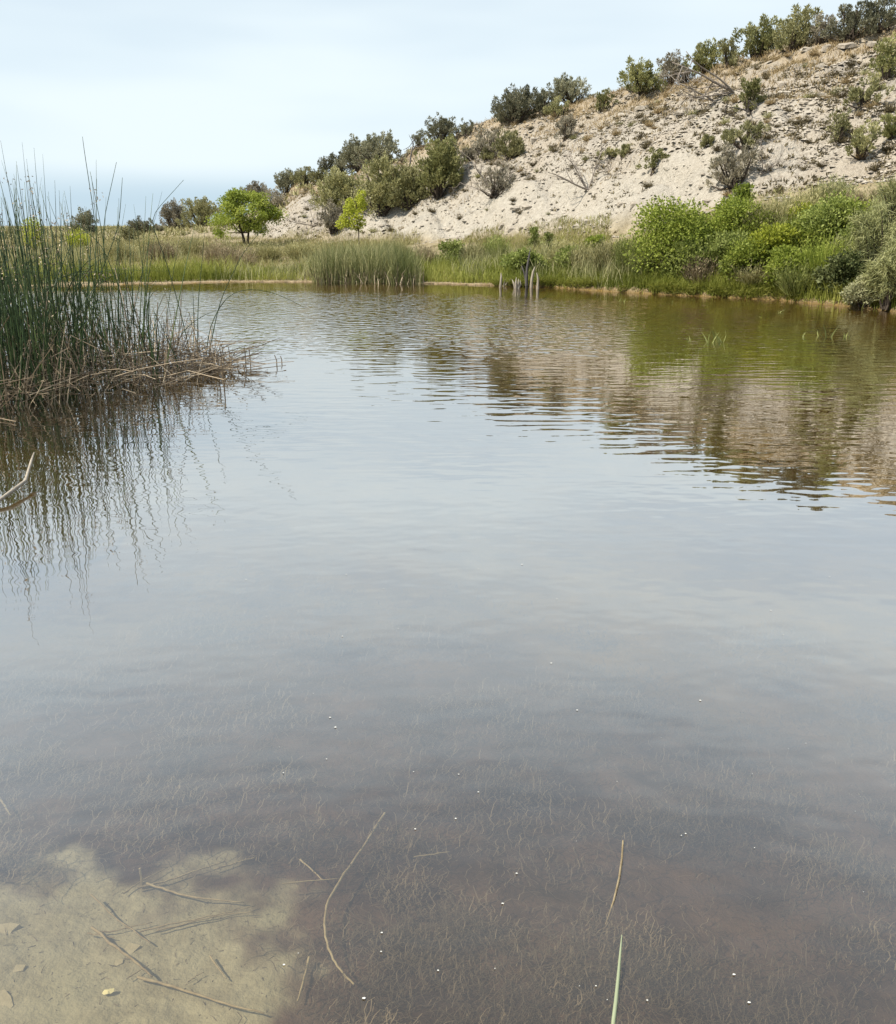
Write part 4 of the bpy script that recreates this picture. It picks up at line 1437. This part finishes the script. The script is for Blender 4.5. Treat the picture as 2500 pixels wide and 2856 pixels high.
# ------------------------------------------------------------------ bleached stumps in the shallows
def stump(px, base, paths, mat, label, rad, name='broken_stump'):
    """paths: lists of (dx, dy) photograph pixels from the foot; one tapering, splintered stem each."""
    d = rays(px, base)
    s = -CAM_H / d[2]
    foot = d * s
    k = s / FOC
    r = np.random.default_rng(int(px))
    root = empty(name, (foot[0], foot[1], 0.0), label, 'stump', 'dead stumps at the far waterline')
    for pth in paths:
        pts = np.array([[dx * k, r.normal() * .03, dy * k] for dx, dy in pth])
        pts = np.concatenate([[pts[0] - [0, 0, .25]], pts])
        mb = MB()
        tube(mb, pts, np.concatenate([np.linspace(rad, rad * .65, len(pts) - 1), [rad * .12]]), 7, r.random())
        mb.build('stem', M[mat], root, smooth=True)
    return root


stump(1396, 802, [[(0, 0), (1, 14), (2, 30), (1, 40)]], 'snagwood', 'slim upright bleached stump, leftmost of the row', .045)
stump(1408, 798, [[(0, 0), (6, 8), (14, 16), (20, 22)], [(-2, 0), (-1, 10), (3, 20)]], 'snagwood', 'low bent bleached stump second from left', .04)
stump(1438, 804, [[(0, 0), (-4, 12), (-10, 24)], [(2, 0), (1, 14), (2, 30)], [(5, 0), (8, 12), (8, 26)], [(8, 0), (14, 12), (12, 22)]], 'snagwood', 'fan of four short bleached stumps', .05)
stump(1470, 803, [[(0, 0), (-2, 16), (-8, 40), (-16, 60)], [(-2, 30), (-1, 55), (3, 80), (7, 108)]], 'darkwood', 'tall dark two-pronged stump with a spike', .046)
stump(1482, 801, [[(0, 0), (1, 20), (4, 42), (9, 56)]], 'snagwood', 'pale curved stump right of the dark pronged one', .055)
stump(1500, 806, [[(0, 0), (1, 14), (1, 28), (-4, 44)]], 'snagwood', 'short pale stump at the right end of the row', .05)

# ------------------------------------------------------------------ near bulrushes at the left
def frame_pt(cx, cy, y):
    """Crop position (850 px crop of the photograph at 0,350) to a point at depth y."""
    d = rays(cx * .4743, 350 + cy * .4743)
    s = y / d[1]
    return np.array([d[0] * s, y, CAM_H + d[2] * s])


def reed_clump(label, n, bases, hts, lean, seed, radius=.0062, heads=.25):
    r = np.random.default_rng(seed)
    c = bases.mean(0)
    root = empty('bulrush_clump', (c[0], c[1], 0), label, 'bulrush', 'bulrushes at the left of the pond')
    for i in range(n):
        b = bases[i] - c
        h = hts[i]
        dv = np.array([r.normal() * lean, r.normal() * lean, 1.0])
        arch = (r.random() < .16) * r.uniform(.5, 1.1)
        side = r.normal(size=2)
        tt = np.linspace(0, 1, 9)
        pts = np.array([[b[0] + dv[0] * h * q + side[0] * arch * h * .35 * q ** 2.5 + .03 * math.sin(q * 3.5 + i * 2.4) * q,
                         b[1] + dv[1] * h * q + side[1] * arch * h * .25 * q ** 2.5,
                         -.3 + (h + .3) * q - arch * h * .42 * q ** 3] for q in tt])
        mb = MB()
        tube(mb, pts, radius * np.array([1, 1, .95, .9, .85, .75, .6, .42, .2]) * r.uniform(.75, 1.15), 5, r.random() ** 1.3)
        o = mb.build('stem', M['reed'], root, smooth=True)
        if r.random() < heads:
            hb = MB()
            m = 12
            a = pts[-2]
            P = a + r.normal(size=(m, 3)) * .035 + np.array([side[0] * .03, 0, 0])
            leaves(hb, P, r.normal(size=(m, 3)) + np.array([0, 0, -.5]), .03, .012, r)
            tag(hb.build('seed_head', M['thatch'], o), kind='stuff')
    return root


r = np.random.default_rng(77)


def scatter_poly(n, pts, r, jit=.12):
    """Feet of stems: photograph positions on the water inside a quad strip."""
    out = []
    pts = np.array(pts, float)
    for i in range(n):
        u = r.random()
        k = int(r.integers(0, len(pts) - 1))
        a, b = pts[k], pts[k + 1]
        px = a[0] + (b[0] - a[0]) * u
        py = a[1] + (b[1] - a[1]) * u - r.random() ** 1.2 * (a[2] + (b[2] - a[2]) * u)
        X, Y = z0(px, py)
        out.append((X + r.normal() * jit, Y + r.normal() * jit, 0))
    return np.array(out)


# photograph px along the front edge: x, y, and how far the stand reaches back (px)
bs = scatter_poly(280, [(-130, 1155, 170), (0, 1140, 170), (110, 1125, 150), (190, 1110, 130)], r)
reed_clump('tall dense dark green bulrush clump at the left edge', 280, bs, r.uniform(.9, 2.25, 280), .12, 101, .0078)
bs = scatter_poly(130, [(-150, 1120, 130), (0, 1100, 140), (130, 1085, 120), (240, 1070, 100)], r)
reed_clump('dense bulrushes standing behind the front of the left clump', 130, bs, r.uniform(.9, 2.1, 130), .13, 104, .0075)
bs = scatter_poly(84, [(190, 1110, 130), (300, 1095, 120), (440, 1075, 80)], r)
reed_clump('sparser bulrushes right of the dense clump', 84, bs, r.uniform(.6, 2.15, 84), .14, 102, .0064)
bs = scatter_poly(46, [(-60, 1150, 200), (120, 1120, 180), (330, 1095, 130)], r)
reed_clump('tallest thin bulrushes leaning above the left clump', 46, bs, r.uniform(1.9, 2.65, 46), .17, 103, .0055, .5)


def reed_path(pts_crop, y, rad, root, dy=0.0):
    pts = np.array([frame_pt(a, b, y + dy * i) for i, (a, b) in enumerate(pts_crop)])
    # smooth the polyline
    t = np.linspace(0, len(pts) - 1, 16)
    base = np.arange(len(pts))
    P = np.stack([np.interp(t, base, pts[:, k]) for k in range(3)], 1)
    for _ in range(2):
        P[1:-1] = (P[:-2] + 2 * P[1:-1] + P[2:]) / 4
    P[0][2] -= .25
    mb = MB()
    tube(mb, P - np.array(root.location), np.linspace(rad, rad * .35, 16), 5, .3)
    return mb.build('stem', M['reed'], root, smooth=True)


X0, Y0 = z0(560, 1010)
tip = empty('bulrush_clump', (float(X0), float(Y0), 0), 'few lone bulrush stems on the dead reed point', 'bulrush', 'bulrushes at the left of the pond')
for path in [[(1130, 1390), (1060, 1080), (960, 740), (875, 550), (980, 430), (1080, 320)], [(1160, 1390), (1165, 1050), (1185, 830), (1205, 620)], [(1140, 1390), (1140, 1150), (1135, 960)],
             [(1220, 1390), (1290, 1040), (1430, 740), (1650, 490)], [(1210, 1390), (1230, 1180), (1330, 1000), (1460, 955), (1630, 985), (1790, 1070)],
             [(1010, 1400), (1060, 1230), (1140, 1150), (1250, 1090), (1380, 1070)], [(1225, 1390), (1255, 1200), (1290, 1060)]]:
    reed_path(path, float(Y0), .0065, tip, .01)
X1, Y1 = z0(330, 1060)
arcs = empty('bulrush_clump', (float(X1), float(Y1), 0), 'long arching bulrush stems bowing over the dead thatch', 'bulrush', 'bulrushes at the left of the pond')
for path in [[(940, 1560), (890, 1250), (780, 1150), (640, 1150), (500, 1200)], [(640, 1500), (560, 1020), (430, 930), (250, 860), (0, 840)], [(720, 1500), (690, 1200), (600, 1040), (500, 960)],
             [(560, 1560), (540, 1300), (590, 900), (560, 560), (500, 180), (485, 65)], [(700, 1560), (660, 1100), (600, 620), (530, 270)], [(660, 1560), (640, 1150), (600, 600), (685, 215)],
             [(380, 1600), (250, 1150), (60, 1080), (-60, 1120)], [(90, 1620), (150, 1150), (300, 1070), (480, 1040)], [(760, 1560), (720, 1000), (600, 700), (430, 560)],
             [(330, 1600), (520, 1050), (700, 600), (720, 305)], [(900, 1540), (940, 1250), (920, 1130), (905, 1090)], [(1050, 1400), (960, 1200), (905, 1090)]]:
    reed_path(path, float(Y1), .007, arcs, .012)

# dead reed thatch
r = np.random.default_rng(303)
Xt, Yt = z0(260, 1080)
root = empty('dead_reed_thatch', (float(Xt), float(Yt), 0), 'tangled mat of dead brown reed stalks at the foot of the bulrushes', 'dead reeds')
cl = np.array([float(Xt), float(Yt), 0])
strip = [(-120, 1160, 190), (0, 1148, 190), (150, 1130, 170), (300, 1112, 140), (440, 1092, 95), (560, 1060, 65), (650, 1040, 30)]


def stalks(n, r, r0):
    bsx = scatter_poly(n, strip, r, .08)
    out = []
    for i in range(n):
        fallen = r.random() < .42
        L = r.uniform(.35, .95) if fallen else r.uniform(.3, 1.25)
        a = r.random() * 6.283
        el = r.uniform(0, .4) if fallen else r.uniform(.75, 1.5)
        shrink = .22 + .78 * sstep(-2.6, -3.7, bsx[i][0])
        L *= shrink if not fallen else 1
        dv = np.array([math.cos(a) * math.cos(el), math.sin(a) * math.cos(el), math.sin(el)])
        z = r.uniform(.0, .22) * shrink if fallen else -.1
        b = bsx[i] + np.array([0, 0, z]) - cl
        pts = curve_pts(b, b + dv * L, 4, r, .12, .04 if fallen else 0)
        if not fallen and r.random() < .35:
            pts[-1] = pts[-2] + np.array([math.cos(a), math.sin(a), -.5]) * L * .3
        out.append((pts, r0 * r.uniform(.6, 1.2)))
    return out


for pts, q in stalks(240, r, .006):
    mb = MB()
    tube(mb, pts, np.linspace(q, q * .7, len(pts)), 4, r.random())
    mb.build('dead_stalk', M['thatch'], root)
mb = MB()
for pts, q in stalks(1250, r, .0046):
    tube(mb, pts, np.linspace(q, q * .7, len(pts)), 3, r.random() * .8, cap=False)
tag(mb.build('dead_stalk_litter', M['thatch'], root), kind='stuff')
# long stalks lying out over the water and broken ends standing beyond the point
for k, (a, b, zz, label) in enumerate([
    ((690, 1040), (800, 1026), (.03, .02), 'long dead stalk lying on the water beyond the reed point'), ((560, 1012), (730, 1030), (.09, .01), 'dead stalk sloping from the thatch down to the water'),
    ((600, 975), (760, 975), (.12, .1), 'straight dead stalk held level above the water beyond the thatch'), ((-10, 1170), (45, 1180), (.02, .02), 'dead stalk floating at the left edge below the thatch'),
    ((-10, 1150), (95, 1085), (.02, .2), 'pale stalk slanting out of water at left edge')]):
    pa, pb = z0(*a), z0(*b)
    A, B = np.array([pa[0], pa[1], zz[0]], float), np.array([pb[0], pb[1], zz[1]], float)
    mb = MB()
    tube(mb, curve_pts(np.zeros(3), B - A, 6, r, .05), np.linspace(.006, .004, 6), 5, .4)
    tag(mb.build('dead_stalk', M['thatch'], loc=A), label, 'dead stalk')
for px, py, h, label in [(625, 1022, .28, 'broken stalk standing in water, nearest the reed point'), (642, 1015, .22, 'bent broken stalk second beyond the reed point'), (685, 1010, .2, 'taller of two broken stalks in open water'),
                         (698, 1012, .2, 'right one of two broken stalks in open water'), (772, 1018, .13, 'short stub standing alone far out, left one'), (786, 1012, .09, 'short stub standing alone far out, right one'),
                         (612, 1062, .3, 'broken stalk at the near side of the reed point'), (625, 1078, .3, 'second broken stalk at near side of the point'), (683, 1045, .14, 'knobbly brown stub at the end of reed point')]:
    X, Y = z0(px, py)
    mb = MB()
    tube(mb, np.array([[0, 0, -.2], [.003, 0, h * .5], [-.004 + r.normal() * .01, 0, h]]), [.007, .0065, .005], 5, .2)
    tag(mb.build('stalk_stub', M['thatch'], loc=(float(X), float(Y), 0)), label, 'dead stalk')

# emergent blades far out in the pond
for px, py, nb, h, label in [(1998, 955, 12, 40, 'tuft of pale green reed blades standing in the pond'), (2300, 938, 7, 34, 'reed blades in water near the right, left group'),
                             (2358, 938, 3, 16, 'tiny bent reed blades in water farthest right'), (1910, 946, 4, 16, 'few short blades in water left of the tuft'),
                             (2245, 940, 3, 16, 'two thin blades in water left of the right group'), (1735, 840, 4, 14, 'small blades in water near the far bank'), (1875, 845, 3, 12, 'tiny blades in water below the bright bushes'),
                             (2180, 872, 3, 12, 'single short blade clump close to the right bank'), (1268, 830, 3, 20, 'thin blade in water left of the bleached stumps'), (2425, 862, 4, 24, 'thin stalks at waterline under the silvery bush')]:
    X, Y = z0(px, py)
    k = math.hypot(float(X), float(Y)) / FOC
    mb = MB()
    P = r.normal(size=(nb, 3)) * np.array([14 * k * nb / 12, .08, 0]) + np.array([0, 0, -.05])
    blades(mb, P, r.normal(size=(nb, 3)) * np.array([.4, .3, .1]) + np.array([0, 0, 1]), (h * k + .05) * (.6 + .5 * r.random(nb)), .025, r, .2, .5 + .5 * r.random(nb))
    tag(mb.build('pond_reed', M['brush_green'], loc=(float(X), float(Y), 0)), label, 'reeds')


# ------------------------------------------------------------------ things on and under the near water
def on_bed(px, py):
    return hit(px, py, 1.0)[0]


def sunk(path, rad, label, mat='stick', lift=.012, name='sunken_stick', v=.6, cat='stick', end_lift=0.0):
    P = np.array([on_bed(a, b) for a, b in path])
    P[:, 2] += lift + rad
    P[0, 2] += end_lift
    t = np.linspace(0, len(P) - 1, max(10, 4 * len(P)))
    Q = np.stack([np.interp(t, np.arange(len(P)), P[:, k]) for k in range(3)], 1)
    for _ in range(2):
        Q[1:-1] = (Q[:-2] + 2 * Q[1:-1] + Q[2:]) / 4
    rr_ = np.random.default_rng(int(path[0][0] + path[0][1]))
    Q[1:-1] += rr_.normal(size=Q[1:-1].shape) * .0009
    mb = MB()
    rad *= .62
    v *= .7
    tube(mb, Q - P[0], np.linspace(rad, rad * .55, len(Q)) * (1 + .07 * rr_.normal(size=len(Q))), 6, v)
    return tag(mb.build(name, M[mat], smooth=True, loc=P[0]), label, cat)


L4 = lambda pts: [(x * .5022, 2300 + y * .5022) for x, y in pts]       # from the 900 px crop at 0,2300
sunk(L4([(515, 445), (640, 545), (745, 615), (840, 685)]), .0045, 'straight dark stick with pale tip, pointing down right over the sand', v=.15, end_lift=.02)
sunk(L4([(515, 605), (640, 705), (760, 800), (850, 880)]), .0075, 'thick forked stick slanting across the sand', v=.3)
sunk(L4([(490, 632), (560, 640), (640, 655)]), .004, 'short twig crossing the upper end of the thick forked stick', v=.3)
sunk(L4([(770, 880), (950, 930), (1120, 985), (1260, 1030), (1470, 1085)]), .0065, 'long pale stick along the bottom of the sand')
sunk(L4([(780, 625), (990, 570), (1200, 530), (1420, 480)]), .004, 'upper of two long thin sticks lying side by side')
sunk(L4([(870, 620), (1050, 575), (1250, 525), (1420, 510)]), .004, 'lower of two long thin sticks lying side by side')
sunk(L4([(560, 625), (700, 600), (850, 570)]), .0035, 'thin stick passing under the straight dark stick', v=.2)
sunk(L4([(790, 345), (930, 390), (1080, 435), (1360, 460)]), .0065, 'bowed stick in the middle of the sand')
sunk(L4([(770, 380), (950, 330), (1100, 280), (1250, 232)]), .0055, 'stick rising right from the middle of the sand')
sunk(L4([(1190, 275), (1320, 235), (1420, 205)]), .005, 'short stick at the upper edge of the sand')
sunk(L4([(690, 410), (780, 340), (940, 260)]), .004, 'faint twig left of the bowed stick', v=.2)
sunk(L4([(1170, 760), (1215, 825), (1260, 885)]), .0045, 'short twig alone on lower sand')
sunk(L4([(1720, 770), (1690, 890), (1655, 1010)]), .0065, 'upright pale stick at the edge of the weeds')
sunk(L4([(710, 885), (780, 835), (830, 810)]), .003, 'tiny twig under the thick forked stick', v=.3)
sunk(L4([(1050, 900), (1090, 865), (1135, 845)]), .003, 'tiny twig right of the forked stick')
sunk([(1075, 2305), (1010, 2410), (950, 2500), (915, 2560), (905, 2640), (925, 2710), (945, 2745), (990, 2795)], .008, 'long crooked branch through the weeds in the middle foreground', lift=.05)
sunk([(840, 2430), (905, 2490)], .005, 'short stick touching the crooked branch', lift=.04)
sunk([(0, 2245), (35, 2300)], .008, 'short thick stick at the left edge of the shallows', lift=.03)
sunk([(790, 2505), (950, 2490)], .004, 'faint level twig left of the crooked branch', lift=.05)
sunk([(1155, 2435), (1255, 2420)], .004, 'faint twig deep in the weeds right of the crooked branch', lift=.06)
# upright thin stalk poking near the surface
P = on_bed(398, 2480)
mb = MB()
tube(mb, np.array([[0, 0, -.02], [.001, 0, .03], [-.002, .004, .075]]), [.004, .004, .0035], 5, .8)
tag(mb.build('sunken_stick', M['stick'], loc=P), 'short stalk standing upright on the sand bed', 'stick')


def flat_stone(pts, label, mat, th=.003):
    P = np.array([on_bed(a, b) for a, b in pts])
    c = P.mean(0)
    Q = P - c
    Q[:, 2] = 0
    n = len(Q)
    mb = MB()
    lo = Q + [0, 0, -.01]
    hi = Q * .9 + [0, 0, th]
    mb.add(np.concatenate([lo, hi]), [(i, (i + 1) % n, n + (i + 1) % n, n + i) for i in range(n)], .1)
    mb.F.append(np.array([[n + i for i in range(n)]]))
    return tag(mb.build('sunken_stone', mat, loc=c), label, 'stone')


M['sandstone'] = wood_mat('silted_stone', (0.27, 0.235, 0.155), (0.36, 0.32, 0.225), .95, 40)
flat_stone(L4([(-20, 640), (40, 635), (70, 600), (120, 570), (60, 555), (-20, 560)]), 'flat yellowish stone at left edge of the sand', M['sandstone'])
flat_stone(L4([(-20, 1045), (55, 1035), (80, 1015), (65, 960), (30, 930), (-20, 935)]), 'flat greyish stone in the lower left corner', M['sandstone'])
flat_stone(L4([(690, 745), (740, 715), (790, 680), (720, 665), (690, 700)]), 'pale flat stone beside the thick forked stick', M['sandstone'])
flat_stone(L4([(650, 795), (685, 775), (690, 755), (640, 760), (635, 780)]), 'small pale stone under the thick forked stick', M['sandstone'])
flat_stone(L4([(60, 830), (130, 825), (150, 790), (90, 780)]), 'half-buried stone at the lower left of the sand', M['sandstone'])
M['dry_leaf'] = foliage_mat('dry_leaf', (.4, .36, .18), (.5, .46, .24), (.62, .56, .32), .1)
lf = on_bed(*L4([(605, 948)])[0])
mb = MB()
a = np.arange(9) / 9 * 6.283
q = .011 * (1 + .25 * np.sin(a * 2 + .5))
mb.add(np.concatenate([[[0, 0, .004]], np.stack([np.cos(a) * q * 1.2, np.sin(a) * q, .002 * np.sin(a * 3)], 1)]), [(0, 1 + i, 1 + (i + 1) % 9) for i in range(9)], .9)
tag(mb.build('sunken_leaf', M['dry_leaf'], loc=lf + np.array([0, 0, .012])), 'small pale yellow leaf lying on the sand', 'leaf')


def floating(path, rads, mat, label, v, zs):
    P = np.array([z0(a, b) for a, b in path], float)
    P = np.concatenate([P, np.array(zs)[:, None]], 1)
    mb = MB()
    tube(mb, P - P[0], rads, 7, v)
    return tag(mb.build('floating_stem', M[mat], smooth=True, loc=P[0]), label, 'stem')


floating([(1738, 2350), (1735, 2400), (1727, 2455), (1712, 2515), (1690, 2570)], [.0026, .003, .003, .0025, .001], 'stick', 'thin reddish stem floating on the water in the right foreground', .35, [.006, .006, .005, .002, -.01])
mm = foliage_mat('cut_rush', (0.22, 0.27, 0.16), (0.36, 0.41, 0.26), (0.5, 0.53, 0.36), .1)
M['cut_rush'] = mm
floating([(1733, 2635), (1730, 2670), (1724, 2740), (1718, 2800), (1709, 2870)], [.0012, .0028, .0042, .0048, .005], 'cut_rush', 'pale green rush blade poking up at the bottom of the picture', .5, [.03, .022, .012, .005, -.004])
# pale driftwood at the left edge
P = np.array([[*z0(-30, 1425), .02], [*z0(30, 1395), .05], [*z0(75, 1365), .06], [*z0(95, 1330), .12], [*z0(104, 1318), .15]], float)
mb = MB()
tube(mb, P - P[0], [.010, .013, .012, .009, .004], 8, .7)
tag(mb.build('driftwood', M['snagwood'], smooth=True, loc=P[0]), 'pale bent driftwood branch sticking from water at the left edge', 'driftwood')

# sunken weeds: fine tangled strands over the mud
r = np.random.default_rng(55)
NC = 210
cy_ = 1.2 * np.exp(r.random(NC) * math.log(4.4))
cx_ = r.uniform(-.66, .66, NC) * (cy_ + .2)
ok = (sand_mask(cx_, cy_) < .35) & (pond_d(cx_, cy_) > .2)
cx_, cy_ = cx_[ok], cy_[ok]
crad = (.07 + .15 * r.random(len(cx_)) ** 1.5) * (.6 + .28 * cy_)
ctone = np.clip(r.random(len(cx_)) ** 1.4 + .35 * sstep(-.5, -1.3, cx_), 0, 1)
N = 25000
ci = r.integers(0, len(cx_), N)
loose = r.random(N) < .06
rr2 = np.where(loose, 3.0, 1.0) * crad[ci] * np.sqrt(-np.log(1 - r.random(N) * .93)) * .75
aa = r.random(N) * 6.283
x, y = cx_[ci] + np.cos(aa) * rr2 * 1.5, cy_[ci] + np.sin(aa) * rr2
keep = (r.random(N) > sand_mask(x, y) * .97) & (pond_d(x, y) > .2)
x, y, ci = x[keep], y[keep], ci[keep]
cl_n = ctone[ci] * .9 - .35
n = len(x)
z = terrain(x, y)
hgt = (.02 + .16 * np.exp(-(np.hypot((x - cx_[ci]) / 1.5, y - cy_[ci]) / crad[ci]) ** 2) * r.random(n)) * np.clip(-z * 2.5, .1, 1.3)
seg = 5
ang = r.normal(size=n) * .7 + 3.14 * (r.random(n) < .5) + 1.5 * fbm(x * 1.1, y * 1.1 + 60, 2)
step = (.008 + .016 * r.random(n)) * (.5 + .22 * y)
pts = np.zeros((n, seg + 1, 3))
pts[:, 0] = np.stack([x, y, z + hgt * .55], 1)
for k in range(seg):
    ang = ang + r.normal(size=n) * .8
    pts[:, k + 1, 0] = pts[:, k, 0] + np.cos(ang) * step
    pts[:, k + 1, 1] = pts[:, k, 1] + np.sin(ang) * step
    pts[:, k + 1, 2] = np.maximum(z + hgt * (.62 + .12 * np.sin(k * .8 + x * 40)) + r.normal(size=n) * .003, z + .006)
pts[..., 2] = np.minimum(pts[..., 2], -.015)
wd = (.0006 + .0008 * r.random(n)) * (.6 + .25 * y)
dv = np.gradient(pts, axis=1)
sd = unit(np.cross(dv, np.array([0, .5, 1.0])))
Lf, Rt = pts + sd * wd[:, None, None], pts - sd * wd[:, None, None]
V = np.stack([Lf, Rt], 2).reshape(n, (seg + 1) * 2, 3)
fb = np.array([[2 * k, 2 * k + 1, 2 * k + 3, 2 * k + 2] for k in range(seg)])
mb = MB()
mb.add(V.reshape(-1, 3), (fb[None] + (np.arange(n) * (seg + 1) * 2)[:, None, None]).reshape(-1, 4), np.repeat(np.clip(.15 * r.random(n) + .85 * np.clip(cl_n + .35, 0, 1), 0, 1), (seg + 1) * 2))
tag(mb.build('sunken_weed', M['weed']), 'tangled brown weed covering the pond bed', 'weed', kind='stuff')

# small debris strewn on the sand
N = 900
x = r.uniform(-1.6, -.2, N)
y = r.uniform(1.2, 2.3, N)
keep = sand_mask(x, y) > .5
x, y = x[keep], y[keep]
n = len(x)
P = np.stack([x, y, terrain(x, y) + .001], 1)
ang = r.random(n) * 6.283
mb = MB()
blades(mb, P, np.stack([np.cos(ang), np.sin(ang), .08 + .1 * r.random(n)], 1), .006 + .03 * r.random(n) ** 3, .0022, r, .15, r.random(n))
tag(mb.build('sand_litter', M['weed']), 'fine plant litter scattered on the sunken sand', 'litter', kind='stuff')

# white flecks afloat
N = 75
y = 1.35 * np.exp(r.random(N) * math.log(3.2))
x = r.uniform(-.25, .55, N) * (y + .2)
mb = MB()
for i in range(N):
    s_ = .0009 + .0026 * r.random() ** 3
    a = r.random(5) * .6 + np.arange(5) / 5 * 6.283
    mb.add(np.stack([x[i] + np.cos(a) * s_ * 1.5, y[i] + np.sin(a) * s_, np.full(5, .003)], 1), np.array([[0, 1, 2, 3, 4]]), .9)
fl_m, fnt, fout = new_mat('white_fluff')
fp = node(fnt, 'ShaderNodeBsdfPrincipled')
fp.inputs['Base Color'].default_value = (.62, .62, .58, 1)
fp.inputs['Roughness'].default_value = .9
ln(fnt, fp.outputs[0], fout.inputs[0])
tag(mb.build('floating_fluff', fl_m), 'tiny white flecks of fluff afloat on the near water', 'fluff', kind='stuff')
